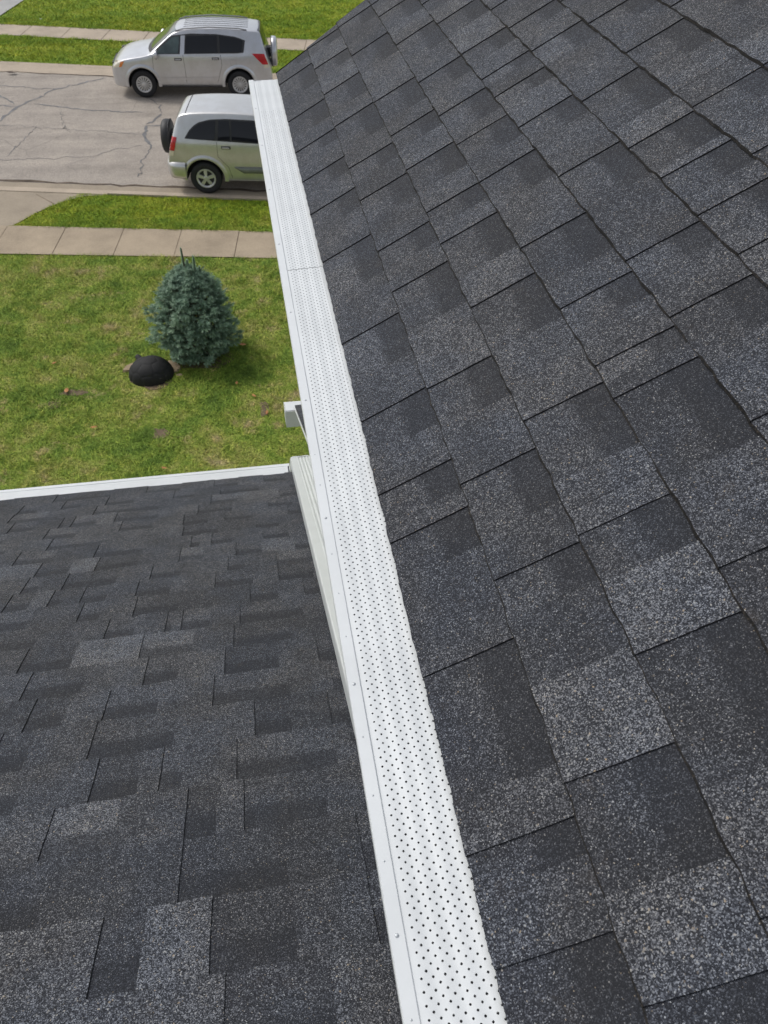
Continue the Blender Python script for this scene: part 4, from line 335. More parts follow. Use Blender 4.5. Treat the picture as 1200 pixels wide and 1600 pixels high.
[(-6,-5.938,1,1),(-5.938,-5.87,0,0.4),(-5.87,-5.755,1,0.8),(-5.755,-5.627,0,1),(-5.627,-5.509,1,0.6),(-5.509,-5.413,0,1.4),(-5.413,-5.295,1,0.4),(-5.295,-5.111,0,0.8),(-5.111,-4.973,1,0.9),(-4.973,-4.872,0,1),(-4.872,-4.778,1,0.4),(-4.778,-4.65,0,0.6),(-4.65,-4.481,1,0.4),(-4.481,-4.374,0,0.4),(-4.374,-4.208,1,1),(-4.208,-4.037,0,1.1),(-4.037,-3.898,1,0.6),(-3.898,-3.765,0,1),(-3.765,-3.626,1,1),(-3.626,-3.552,0,1),(-3.552,-3.444,1,1.2),(-3.444,-3.267,0,0.6),(-3.267,-3.141,1,1.2),(-3.141,-3.016,0,0.4),(-3.016,-2.921,1,1.1),(-2.921,-2.798,0,1.4),(-2.798,-2.603,1,0.8),(-2.603,-2.518,0,0.4),(-2.518,-2.432,1,0.6),(-2.432,-2.32,0,0.9),(-2.32,-2.192,1,1.1),(-2.192,-1.975,0,1),(-1.975,-1.842,1,0.8),(-1.842,-1.744,0,1.1),(-1.744,-1.671,1,1),(-1.671,-1.588,0,0.6),(-1.588,-1.473,1,1.1),(-1.473,-1.383,0,1.1),(-1.383,-1.224,1,0.6),(-1.224,-1.065,0,1),(-1.065,-0.95,1,1),(-0.95,-0.801,0,1.2),(-0.801,-0.612,1,0.9),(-0.612,-0.521,0,1.1),(-0.521,-0.388,1,1.1),(-0.388,-0.302,0,0.4),(-0.302,-0.262,1,1),(-0.262,-0.22,0,1.4),(-0.22,-0.117,1,1),(-0.117,0.078,0,1.4),(0.078,0.204,1,1),(0.204,0.305,0,1.4),(0.305,0.45,1,1)],
[(-6,-5.994,1,0.9),(-5.994,-5.855,0,1.4),(-5.855,-5.755,1,0.8),(-5.755,-5.601,0,1),(-5.601,-5.462,1,0.6),(-5.462,-5.298,0,0.4),(-5.298,-5.181,1,0.8),(-5.181,-5.026,0,0.8),(-5.026,-4.834,1,0.4),(-4.834,-4.739,0,1),(-4.739,-4.641,1,1.1),(-4.641,-4.498,0,1.2),(-4.498,-4.386,1,0.6),(-4.386,-4.27,0,0.6),(-4.27,-4.129,1,0.9),(-4.129,-3.949,0,0.8),(-3.949,-3.801,1,1),(-3.801,-3.645,0,1.4),(-3.645,-3.539,1,0.4),(-3.539,-3.461,0,1),(-3.461,-3.338,1,0.9),(-3.338,-3.148,0,0.4),(-3.148,-3.003,1,1),(-3.003,-2.9,0,0.6),(-2.9,-2.817,1,0.9),(-2.817,-2.698,0,0.6),(-2.698,-2.614,1,0.6),(-2.614,-2.471,0,0.8),(-2.471,-2.34,1,1),(-2.34,-2.149,0,1),(-2.149,-2.032,1,0.4),(-2.032,-1.895,0,1.4),(-1.895,-1.804,1,1.2),(-1.804,-1.73,0,1.1),(-1.73,-1.596,1,0.4),(-1.596,-1.468,0,0.6),(-1.468,-1.236,1,1),(-1.236,-1.137,0,1),(-1.137,-1.023,1,0.8),(-1.023,-0.84,0,1.1),(-0.84,-0.678,1,1.1),(-0.678,-0.569,0,0.9),(-0.569,-0.441,1,1.2),(-0.441,-0.323,0,2.2),(-0.323,-0.204,1,1),(-0.204,-0.15,0,0.4),(-0.15,-0.102,1,1.4),(-0.102,0.043,0,0.9),(0.043,0.139,1,0.8),(0.139,0.221,0,0.8),(0.221,0.335,1,0.8),(0.335,0.383,0,0.9),(0.383,0.45,1,1)],
[(-6,-5.656,1,0.8),(-5.656,-5.551,0,1.1),(-5.551,-5.388,1,1.2),(-5.388,-5.262,0,0.6),(-5.262,-5.077,1,1),(-5.077,-4.945,0,1),(-4.945,-4.727,1,1.2),(-4.727,-4.521,0,0.6),(-4.521,-4.379,1,1),(-4.379,-4.299,0,1),(-4.299,-4.159,1,1),(-4.159,-4.016,0,1.4),(-4.016,-3.925,1,1.2),(-3.925,-3.816,0,1.4),(-3.816,-3.661,1,1),(-3.661,-3.531,0,1),(-3.531,-3.411,1,0.9),(-3.411,-3.332,0,0.9),(-3.332,-3.245,1,0.9),(-3.245,-3.122,0,0.4),(-3.122,-2.94,1,1.2),(-2.94,-2.856,0,1),(-2.856,-2.773,1,1),(-2.773,-2.715,0,1),(-2.715,-2.613,1,1),(-2.613,-2.514,0,0.4),(-2.514,-2.449,1,0.8),(-2.449,-2.327,0,1),(-2.327,-2.203,1,1.4),(-2.203,-2.054,0,0.8),(-2.054,-1.896,1,1.4),(-1.896,-1.705,0,1.4),(-1.705,-1.563,1,0.8),(-1.563,-1.445,0,1.4),(-1.445,-1.346,1,0.6),(-1.346,-1.227,0,0.8),(-1.227,-1.074,1,0.9),(-1.074,-0.933,0,0.9),(-0.933,-0.816,1,0.4),(-0.816,-0.651,0,1.2),(-0.651,-0.538,1,0.6),(-0.538,-0.41,0,0.6),(-0.41,-0.202,1,0.5),(-0.202,-0.033,0,0.4),(-0.033,0.09,1,0.4),(0.09,0.174,0,0.9),(0.174,0.297,1,1),(0.297,0.368,0,1.1),(0.368,0.45,1,1)],
[(-6,-5.968,1,1.1),(-5.968,-5.87,0,0.4),(-5.87,-5.78,1,1.2),(-5.78,-5.698,0,0.6),(-5.698,-5.563,1,1.1),(-5.563,-5.471,0,1),(-5.471,-5.392,1,1.2),(-5.392,-5.263,0,0.6),(-5.263,-5.135,1,0.6),(-5.135,-4.931,0,0.8),(-4.931,-4.805,1,0.4),(-4.805,-4.647,0,1.1),(-4.647,-4.536,1,0.8),(-4.536,-4.385,0,1),(-4.385,-4.195,1,0.8),(-4.195,-4.067,0,0.8),(-4.067,-3.952,1,0.6),(-3.952,-3.843,0,0.9),(-3.843,-3.664,1,1.4),(-3.664,-3.587,0,1),(-3.587,-3.457,1,1.1),(-3.457,-3.319,0,0.8),(-3.319,-3.163,1,1.2),(-3.163,-3.066,0,0.6),(-3.066,-2.999,1,0.9),(-2.999,-2.838,0,0.6),(-2.838,-2.669,1,1),(-2.669,-2.472,0,0.6),(-2.472,-2.314,1,1),(-2.314,-2.22,0,0.4),(-2.22,-2.152,1,1.4),(-2.152,-2.043,0,0.6),(-2.043,-1.887,1,0.8),(-1.887,-1.7,0,1.4),(-1.7,-1.577,1,1),(-1.577,-1.493,0,1.2),(-1.493,-1.393,1,0.4),(-1.393,-1.328,0,0.6),(-1.328,-1.217,1,0.4),(-1.217,-1.12,0,0.8),(-1.12,-1.017,1,0.9),(-1.017,-0.871,0,0.6),(-0.871,-0.781,1,1.1),(-0.781,-0.664,0,1),(-0.664,-0.585,1,1),(-0.585,-0.485,0,1.1),(-0.485,-0.308,1,1.6),(-0.308,-0.244,0,0.7),(-0.244,-0.148,1,2),(-0.148,-0.027,0,0.6),(-0.027,0.088,1,0.9),(0.088,0.207,0,0.9),(0.207,0.305,1,0.4),(0.305,0.381,0,0.4),(0.381,0.45,1,1)],
[(-6,-5.754,1,1.4),(-5.754,-5.66,0,0.6),(-5.66,-5.574,1,1),(-5.574,-5.447,0,1.1),(-5.447,-5.277,1,0.8),(-5.277,-5.08,0,1.1),(-5.08,-4.958,1,1.4),(-4.958,-4.823,0,0.4),(-4.823,-4.639,1,0.6),(-4.639,-4.476,0,1.1),(-4.476,-4.34,1,1),(-4.34,-4.204,0,1.2),(-4.204,-4.086,1,0.6),(-4.086,-3.917,0,1.1),(-3.917,-3.804,1,1.2),(-3.804,-3.69,0,1),(-3.69,-3.606,1,1.1),(-3.606,-3.447,0,0.4),(-3.447,-3.339,1,1),(-3.339,-3.176,0,1.2),(-3.176,-3.066,1,1),(-3.066,-3.007,0,1.4),(-3.007,-2.9,1,0.8),(-2.9,-2.754,0,0.4),(-2.754,-2.662,1,0.8),(-2.662,-2.567,0,1.1),(-2.567,-2.48,1,0.6),(-2.48,-2.395,0,0.9),(-2.395,-2.272,1,0.6),(-2.272,-2.104,0,0.8),(-2.104,-1.921,1,0.6),(-1.921,-1.775,0,0.6),(-1.775,-1.676,1,1),(-1.676,-1.52,0,0.4),(-1.52,-1.375,1,1.1),(-1.375,-1.17,0,1.4),(-1.17,-1.019,1,0.8),(-1.019,-0.899,0,0.4),(-0.899,-0.732,1,0.9),(-0.732,-0.545,0,1.1),(-0.545,-0.415,1,1.4),(-0.415,-0.241,0,1.4),(-0.241,-0.125,1,1.4),(-0.125,0.016,0,0.3),(0.016,0.161,1,1.2),(0.161,0.282,0,1.2),(0.282,0.36,1,1.1),(0.36,0.399,0,1.2),(0.399,0.45,1,1)],
[(-6,-5.781,1,1.2),(-5.781,-5.662,0,0.8),(-5.662,-5.537,1,0.8),(-5.537,-5.382,0,0.6),(-5.382,-5.28,1,1),(-5.28,-5.098,0,1.2),(-5.098,-4.923,1,0.8),(-4.923,-4.752,0,1.2),(-4.752,-4.616,1,1),(-4.616,-4.514,0,1),(-4.514,-4.428,1,0.9),(-4.428,-4.29,0,1.4),(-4.29,-4.098,1,0.6),(-4.098,-4.019,0,0.6),(-4.019,-3.916,1,0.8),(-3.916,-3.815,0,1.4),(-3.815,-3.74,1,0.6),(-3.74,-3.59,0,1.4),(-3.59,-3.418,1,0.6),(-3.418,-3.35,0,0.6),(-3.35,-3.235,1,0.6),(-3.235,-3.028,0,1.2),(-3.028,-2.878,1,1),(-2.878,-2.718,0,0.6),(-2.718,-2.559,1,0.4),(-2.559,-2.42,0,0.4),(-2.42,-2.231,1,0.8),(-2.231,-2.13,0,1),(-2.13,-2.055,1,0.8),(-2.055,-1.912,0,1),(-1.912,-1.728,1,1),(-1.728,-1.638,0,1.2),(-1.638,-1.556,1,1.4),(-1.556,-1.453,0,1.4),(-1.453,-1.349,1,1.4),(-1.349,-1.227,0,0.9),(-1.227,-1.147,1,1.1),(-1.147,-0.978,0,1.1),(-0.978,-0.835,1,1.2),(-0.835,-0.66,0,1),(-0.66,-0.503,1,1),(-0.503,-0.425,0,1.2),(-0.425,-0.302,1,0.4),(-0.302,-0.179,0,0.8),(-0.179,-0.02,1,1),(-0.02,0.167,0,1),(0.167,0.337,1,0.6),(0.337,0.393,0,0.9),(0.393,0.45,1,1)],
[(-6,-5.983,1,0.6),(-5.983,-5.887,0,1.4),(-5.887,-5.724,1,0.9),(-5.724,-5.594,0,1.2),(-5.594,-5.446,1,0.9),(-5.446,-5.36,0,0.8),(-5.36,-5.214,1,1),(-5.214,-5.115,0,1),(-5.115,-5.012,1,1.1),(-5.012,-4.828,0,0.9),(-4.828,-4.669,1,1),(-4.669,-4.549,0,0.8),(-4.549,-4.461,1,1),(-4.461,-4.362,0,0.9),(-4.362,-4.232,1,0.8),(-4.232,-4.075,0,1.2),(-4.075,-3.946,1,1.2),(-3.946,-3.822,0,1.4),(-3.822,-3.685,1,0.6),(-3.685,-3.576,0,1),(-3.576,-3.404,1,1),(-3.404,-3.203,0,1),(-3.203,-3.067,1,1),(-3.067,-2.976,0,0.9),(-2.976,-2.857,1,0.6),(-2.857,-2.696,0,1),(-2.696,-2.554,1,1.2),(-2.554,-2.397,0,0.6),(-2.397,-2.257,1,1.1),(-2.257,-2.101,0,1),(-2.101,-1.967,1,1),(-1.967,-1.796,0,0.8),(-1.796,-1.653,1,1),(-1.653,-1.526,0,0.8),(-1.526,-1.361,1,0.4),(-1.361,-1.186,0,0.4),(-1.186,-1.065,1,0.8),(-1.065,-0.946,0,1),(-0.946,-0.803,1,1.1),(-0.803,-0.603,0,1.2),(-0.603,-0.463,1,1),(-0.463,-0.36,0,0.6),(-0.36,-0.24,1,1.2),(-0.24,-0.063,0,0.4),(-0.063,0.073,1,0.4),(0.073,0.182,0,0.4),(0.182,0.261,1,0.6),(0.261,0.348,0,1.2),(0.348,0.45,1,1)],
[(-6,-5.889,1,1.4),(-5.889,-5.775,0,0.4),(-5.775,-5.665,1,1),(-5.665,-5.513,0,1.2),(-5.513,-5.393,1,1.4),(-5.393,-5.211,0,0.6),(-5.211,-5.087,1,0.9),(-5.087,-4.979,0,0.6),(-4.979,-4.869,1,0.6),(-4.869,-4.741,0,1.2),(-4.741,-4.607,1,0.8),(-4.607,-4.474,0,1.1),(-4.474,-4.344,1,1),(-4.344,-4.208,0,1),(-4.208,-4.012,1,0.8),(-4.012,-3.845,0,1.4),(-3.845,-3.698,1,0.6),(-3.698,-3.574,0,1),(-3.574,-3.484,1,0.9),(-3.484,-3.329,0,1.4),(-3.329,-3.217,1,1.1),(-3.217,-3.102,0,1.4),(-3.102,-3.019,1,1.1),(-3.019,-2.846,0,0.6),(-2.846,-2.7,1,1),(-2.7,-2.549,0,0.4),(-2.549,-2.394,1,0.6),(-2.394,-2.25,0,0.9),(-2.25,-2.088,1,1.4),(-2.088,-1.934,0,1),(-1.934,-1.76,1,1.2),(-1.76,-1.675,0,1),(-1.675,-1.552,1,1),(-1.552,-1.409,0,0.8),(-1.409,-1.226,1,1.4),(-1.226,-1.062,0,1.1),(-1.062,-0.888,1,0.8),(-0.888,-0.725,0,0.6),(-0.725,-0.537,1,0.9),(-0.537,-0.432,0,0.6),(-0.432,-0.312,1,0.6),(-0.312,-0.201,0,0.9),(-0.201,-0.048,1,0.6),(-0.048,0.051,0,1.2),(0.051,0.127,1,1.4),(0.127,0.241,0,1.1),(0.241,0.377,1,1.2),(0.377,0.417,0,0.6),(0.417,0.45,1,1)],
[(-6,-5.972,1,1),(-5.972,-5.84,0,0.9),(-5.84,-5.743,1,1.2),(-5.743,-5.646,0,1),(-5.646,-5.547,1,1.2),(-5.547,-5.434,0,0.4),(-5.434,-5.361,1,0.9),(-5.361,-5.186,0,0.6),(-5.186,-5.034,1,1),(-5.034,-4.886,0,0.6),(-4.886,-4.764,1,1),(-4.764,-4.667,0,0.4),(-4.667,-4.601,1,0.8),(-4.601,-4.448,0,1),(-4.448,-4.323,1,1),(-4.323,-4.159,0,1.2),(-4.159,-4.003,1,1.1),(-4.003,-3.927,0,1.2),(-3.927,-3.825,1,1.1),(-3.825,-3.684,0,0.6),(-3.684,-3.511,1,1),(-3.511,-3.429,0,0.8),(-3.429,-3.317,1,1),(-3.317,-3.238,0,0.6),(-3.238,-3.155,1,0.8),(-3.155,-3.018,0,0.8),(-3.018,-2.871,1,0.4),(-2.871,-2.768,0,0.9),(-2.768,-2.628,1,1.2),(-2.628,-2.474,0,0.8),(-2.474,-2.269,1,0.9),(-2.269,-2.099,0,1.1),(-2.099,-1.96,1,1.2),(-1.96,-1.86,0,1.1),(-1.86,-1.748,1,0.8),(-1.748,-1.574,0,0.8),(-1.574,-1.407,1,1),(-1.407,-1.306,0,1.1),(-1.306,-1.183,1,0.8),(-1.183,-1.055,0,1),(-1.055,-0.912,1,1),(-0.912,-0.784,0,1.2),(-0.784,-0.641,1,1.1),(-0.641,-0.525,0,1),(-0.525,-0.429,1,1.4),(-0.429,-0.275,0,1.1),(-0.275,-0.171,1,0.6),(-0.171,-0.076,0,1.2),(-0.076,0.014,1,0.4),(0.014,0.125,0,0.6),(0.125,0.325,1,1.1),(0.325,0.394,0,1),(0.394,0.45,1,1)],
[(-6,-5.674,1,1),(-5.674,-5.539,0,0.9),(-5.539,-5.365,1,1.1),(-5.365,-5.281,0,1.4),(-5.281,-5.125,1,1),(-5.125,-4.946,0,1.1),(-4.946,-4.822,1,0.4),(-4.822,-4.692,0,1.4),(-4.692,-4.573,1,1),(-4.573,-4.497,0,0.4),(-4.497,-4.397,1,0.9),(-4.397,-4.277,0,0.4),(-4.277,-4.09,1,0.6),(-4.09,-3.911,0,1),(-3.911,-3.762,1,1),(-3.762,-3.668,0,0.9),(-3.668,-3.567,1,1),(-3.567,-3.383,0,0.9),(-3.383,-3.247,1,0.4),(-3.247,-3.092,0,1.4),(-3.092,-2.989,1,1.1),(-2.989,-2.892,0,0.4),(-2.892,-2.791,1,1),(-2.791,-2.655,0,1.2),(-2.655,-2.505,1,1.2),(-2.505,-2.37,0,1.1),(-2.37,-2.205,1,0.8),(-2.205,-2.037,0,1),(-2.037,-1.916,1,1),(-1.916,-1.808,0,0.4),(-1.808,-1.734,1,0.8),(-1.734,-1.616,0,0.4),(-1.616,-1.49,1,0.8),(-1.49,-1.332,0,1.1),(-1.332,-1.187,1,0.6),(-1.187,-1.075,0,1.4),(-1.075,-1,1,0.9),(-1,-0.925,0,1.4),(-0.925,-0.808,1,1.1),(-0.808,-0.667,0,1),(-0.667,-0.525,1,1.1),(-0.525,-0.422,0,0.4),(-0.422,-0.296,1,1),(-0.296,-0.232,0,0.4),(-0.232,-0.128,1,1.2),(-0.128,0.038,0,1),(0.038,0.142,1,0.9),(0.142,0.271,0,0.4),(0.271,0.441,1,0.6),(0.441,0.447,0,1.4),(0.447,0.45,1,1)]]

# ------------------------------------------------------------------ ground, walks, road
def line(y3, sl): return lambda x: y3 + sl*(x+3)
SW_N, SW_F = line(15.74, -.1447), line(16.95, -.158)
CB_N = line(18.66, -.190); RD_F = line(27.92, -.203)
FS_N, FS_F = line(30.73, -.232), line(31.98, -.226)
def strip(f0, f1, z0, z1, xs, jit=0):
    V = []; F = []
    for i, x in enumerate(xs):
        V += [(x, f0(x)+random.uniform(-jit, jit), z0), (x, f1(x)+random.uniform(-jit, jit), z1)]
        if i: n = 2*i; F.append((n-2, n, n+1, n-1))
    return V, F
XS = [x*.5 for x in range(-56, 53)]
S = 450
gm = MB(); gm.quad((-S, -S, 0), (S, -S, 0), (S, S, 0), (-S, S, 0)); tag(gm.build('lawn_ground', M['ground']), kind='structure')
# near sidewalk: separate slabs with open joints, cast as one path
wk = MB(); dk = MB()
u0 = -27.0; L = 1.235; jx = -3.92; k = int((jx-u0)/L); x = jx-k*L
while x < 25:
    a, b = x+.006, x+L-.006
    t = -.09                                   # joints run square to the walk
    def P(xx, f, zz): 
        y = f(xx); return (xx+(.16 if f is SW_F else 0), y, zz)
    h = .020+random.uniform(-.003, .003)
    wk.quad(P(a, SW_N, h), P(b, SW_N, h), P(b, SW_F, h), P(a, SW_F, h))
    x += L
V, F = strip(SW_N, SW_F, .008, .008, XS); n = len(wk.V); wk.V += V; wk.F += [tuple(n+i for i in f) for f in F]; wk.M += [1]*len(F)
o = wk.build('sidewalk', [M['walk'], M['dirt']]); tag(o, kind='structure')
# driveway apron at the left and the driveway below the walk
dv = MB()
dv.poly([(-4.93, SW_F(-4.93)+.004, .014), (-4.5, 17.85, .014), (-4.2, 18.2, .014), (-3.85, 18.48, .014), (-3.5, 18.64, .014), (-3.0, CB_N(-3.0)-.004, .014), (-11, CB_N(-11)-.02, .014), (-11, SW_F(-11)+.004, .014)])
dv.poly([(-10.2, 2, .014), (-5.4, 2, .014), (-5.4, SW_N(-5.4)-.004, .014), (-10.2, SW_N(-10.2)-.004, .014)])
for (a, b) in (((-4.62, 18.85), (-4.15, 18.28)),):
    dv.quad((a[0], a[1], .018), (a[0]+.02, a[1], .018), (b[0]+.02, b[1], .018), (b[0], b[1], .018), 1)
tag(dv.build('driveway', [M['drive'], M['dirt']]), kind='structure')
# kerbs (low rolled kerbs of concrete)
kb = MB()
for i in range(len(XS)-1):
    a, b = XS[i], XS[i+1]
    def K(x, dy, z): return (x, CB_N(x)+dy, z)
    hgt = .026 if a < -3.4 else .05
    kb.quad(K(a, 0, hgt), K(b, 0, hgt), K(b, .17, hgt-.01), K(a, .17, hgt-.01))
    kb.quad(K(a, .17, hgt-.01), K(b, .17, hgt-.01), K(b, .24, .016), K(a, .24, .016))
    kb.quad(K(a, .24, .016), K(b, .24, .016), K(b, .52, .012), K(a, .52, .012), 1)
    kb.quad(K(a, 0, hgt), K(a, 0, 0), K(b, 0, 0), K(b, 0, hgt))
tag(kb.build('kerb', [M['walk2'], M['drive']]), kind='structure')
kf = MB()
for i in range(len(XS)-1):
    a, b = XS[i], XS[i+1]
    def K(x, dy, z): return (x, RD_F(x)+dy, z)
    kf.quad(K(a, -.85, .014), K(b, -.85, .014), K(b, -.2, .016), K(a, -.2, .016))
    kf.quad(K(a, -.2, .016), K(b, -.2, .016), K(b, -.1, .03), K(a, -.1, .03))
    kf.quad(K(a, -.1, .03), K(b, -.1, .03), K(b, .08, .03), K(a, .08, .03))
    kf.quad(K(a, .08, .03), K(b, .08, .03), K(b, .08, 0), K(a, .08, 0))
tag(kf.build('far_kerb', M['walk2']), kind='structure')
rd = MB()
V, F = strip(lambda x: CB_N(x)+.50, lambda x: RD_F(x)-.84, .008, .008, XS); rd.V += V; rd.F += F; rd.M += [0]*len(F)
def ribbon(mb, pts, w, z, mi, wob=.05, seg=.12):
    P = [];
    for a, b in zip(pts, pts[1:]):
        L = math.dist(a, b); n = max(2, int(L/seg))
        for i in range(n): P.append((a[0]+(b[0]-a[0])*i/n+random.gauss(0, wob*.5), a[1]+(b[1]-a[1])*i/n+random.gauss(0, wob)))
    P.append(pts[-1])
    for i in range(len(P)-1):
        ww = [w*random.uniform(.5, 1.3)*(min(1, (j+1)/3, (len(P)-j)/3)) for j in (i, i+1)]
        dx, dy = P[i+1][0]-P[i][0], P[i+1][1]-P[i][1]; l = math.hypot(dx, dy) or 1; nx, ny = -dy/l, dx/l
        if i == 0: prev = (P[0][0]+nx*ww[0], P[0][1]+ny*ww[0], z), (P[0][0]-nx*ww[0], P[0][1]-ny*ww[0], z)
        c = (P[i+1][0]+nx*ww[1], P[i+1][1]+ny*ww[1], z), (P[i+1][0]-nx*ww[1], P[i+1][1]-ny*ww[1], z)
        mb.quad(prev[1], c[1], c[0], prev[0], mi); prev = c
ribbon(rd, [(-6.6, 23.3), (-6.16, 23.66), (-5.87, 24.67), (-4.95, 26.15), (-4.2, 26.6), (-3.67, 27.05)], .042, .0125, 1)
ribbon(rd, [(-5.45, 24.91), (-4.02, 24.33), (-3.1, 24.1), (-2.4, 24.01)], .034, .0129, 1, .03)
ribbon(rd, [(-6.9, 24.9), (-5.9, 24.75)], .04, .0133, 1, .03)
ribbon(rd, [(-6.9, 26.3), (-5.95, 24.9)], .035, .0137, 1, .03)
ribbon(rd, [(-7.4, 26.9), (-5.6, 26.2), (-4.9, 26.2)], .022, .0141, 1, .04)
ribbon(rd, [(-2.34, 19.5), (-2.27, 20.57), (-2.09, 21.43)], .020, .0125, 1, .05)
ribbon(rd, [(-2.09, 21.43), (-2.27, 22.2), (-2.27, 22.97)], .06, .0129, 1, .04)
ribbon(rd, [(-2.27, 22.97), (-1.89, 23.83)], .05, .0125, 1, .04)
ribbon(rd, [(-1.89, 23.83), (-1.95, 24.5), (-2.25, 25.1)], .020, .0129, 1, .04)
ribbon(rd, [(-2.27, 22.97), (-1.6, 22.85), (-.5, 22.6)], .03, .0133, 1, .03)
ribbon(rd, [(-5.6, 21.2), (-5.4, 22.0), (-5.15, 23.2)], .009, .0125, 1, .07)
ribbon(rd, [(-6.4, 21.1), (-4.8, 20.9), (-3.6, 21.0), (-2.3, 21.6)], .010, .0129, 1, .06)
ribbon(rd, [(-6.8, 23.6), (-4.5, 22.9), (-2.3, 22.3)], .009, .0133, 1, .05)
ribbon(rd, [(-4.6, 24.3), (-4.45, 23.2), (-4.2, 22.6)], .008, .0137, 1, .07)
ribbon(rd, [(x, CB_N(x)+.56) for x in (-20, -8, -5.5, -4.2, -3, -1.8, 2, 12)], .055, .0145, 2, .03, .3)
ribbon(rd, [(x, RD_F(x)-.86) for x in (-20, -8, -5.5, -4.2, -3, -1.8, 2, 12)], .03, .0149, 2, .03, .3)
tag(rd.build('road', [M['road'], M['seal'], M['dirtline']]), kind='structure')
fs = MB(); x = -27.0
while x < 24:
    a, b = x+.01, x+1.35-.01; h = .020
    fs.quad((a, FS_N(a), h), (b, FS_N(b), h), (b+.24, FS_F(b), h), (a+.24, FS_F(a), h)); x += 1.35
V, F = strip(FS_N, FS_F, .008, .008, XS); n = len(fs.V); fs.V += V; fs.F += [tuple(n+i for i in f) for f in F]; fs.M += [1]*len(F)
tag(fs.build('far_sidewalk', [M['walk2'], M['dirt']]), kind='structure')
fd = MB()
fd.poly([(-8.75, 33.3, .03), (-7.95, 33.4, .03), (-7.24, 36.38, .03), (-6.2, 40.5, .03), (-6.9, 40.6, .03), (-8.0, 36.4, .03)])
fd.poly([(-14, 33.9, .012), (-8.75, 33.3, .012), (-8.0, 36.4, .012), (-6.9, 40.6, .012), (-13, 42, .012)], 1)
tag(fd.build('far_driveway', [M['grey'], M['walk2']]), kind='structure')

# grass blades: uncountable, one object
def in_lawn(x, y):
    ok = y < SW_N(x)+.03
    ok &= ~((x < -5.35))
    v = (y > SW_F(x)-.02) & (y < CB_N(x)+.02) & (x > -4.93+(y-17.27)*.78-.02+np.where(y > 18.2, (y-18.2)*.35, 0))
    fv = (y > RD_F(x)+.06) & (y < FS_N(x)+.03)
    fl = (y > FS_F(x)-.02) & (x > -7.95+(y-33.4)*.245)
    return ok | v | fv | fl
def blades(x0, x1, y0, y1, dens, h, wd):
    n = int((x1-x0)*(y1-y0)*dens); x = rng.uniform(x0, x1, n); y = rng.uniform(y0, y1, n)
    k = in_lawn(x, y) & (np.hypot(x+1.78, y-11.35) > .36) & (np.hypot((x+3.05)/.22, (y-11.05)/.09) > rng.uniform(.3, 1.3, n)) & (np.hypot((x-.06)/.07, (y-10.2)/.26) > rng.uniform(.2, 1.4, n)) & (np.hypot((x+1.6)/.12, (y-9.8)/.16) > rng.uniform(.2, 1.4, n)) & (np.hypot(x+.95, y-11.95) > .36); x = x[k]; y = y[k]; n = len(x)
    cl = .5+.5*np.sin(x*5.1+1.3*np.sin(y*3.3))*np.sin(y*4.3+1.7*np.sin(x*2.7)); hh = h*(.55+.9*cl)*rng.uniform(.5, 1.25, n)
    a = rng.uniform(0, 2*np.pi, n); lean = rng.uniform(.7, 1.9, n)*hh; b = rng.uniform(0, 2*np.pi, n); w = wd*rng.uniform(.6, 1.3, n)
    v = np.empty((n, 3, 3))
    v[:, 0] = np.c_[x+np.cos(a)*w, y+np.sin(a)*w, np.zeros(n)]; v[:, 1] = np.c_[x-np.cos(a)*w, y-np.sin(a)*w, np.zeros(n)]
    v[:, 2] = np.c_[x+np.cos(b)*lean, y+np.sin(b)*lean, hh]
    return v.reshape(-1, 3), np.repeat(rng.uniform(0, 1, n), 3)
parts = [blades(-7.2, 1.6, 8.0, 17.4, 3600, .042, .0072), blades(-5.2, 2, 16.2, 19.9, 2600, .045, .0085), blades(-8.6, 4, 27, 34, 900, .055, .013), blades(-9, 8, 30.5, 41, 480, .06, .016)]
GV = np.concatenate([p[0] for p in parts]); GR = np.concatenate([p[1] for p in parts]); nT = len(GV)//3
me = bpy.data.meshes.new('grass'); me.vertices.add(len(GV)); me.vertices.foreach_set('co', GV.ravel()); me.loops.add(len(GV)); me.loops.foreach_set('vertex_index', np.arange(len(GV)))
me.polygons.add(nT); me.polygons.foreach_set('loop_start', np.arange(nT)*3); me.polygons.foreach_set('loop_total', np.full(nT, 3))
at = me.attributes.new('rnd', 'FLOAT', 'POINT'); at.data.foreach_set('value', GR.astype(np.float32)); me.materials.append(M['blade']); me.update()
gr = bpy.data.objects.new('grass', me); COL.objects.link(gr); tag(gr, 'short patchy green lawn grass between the house and the far driveway', 'grass', kind='stuff')

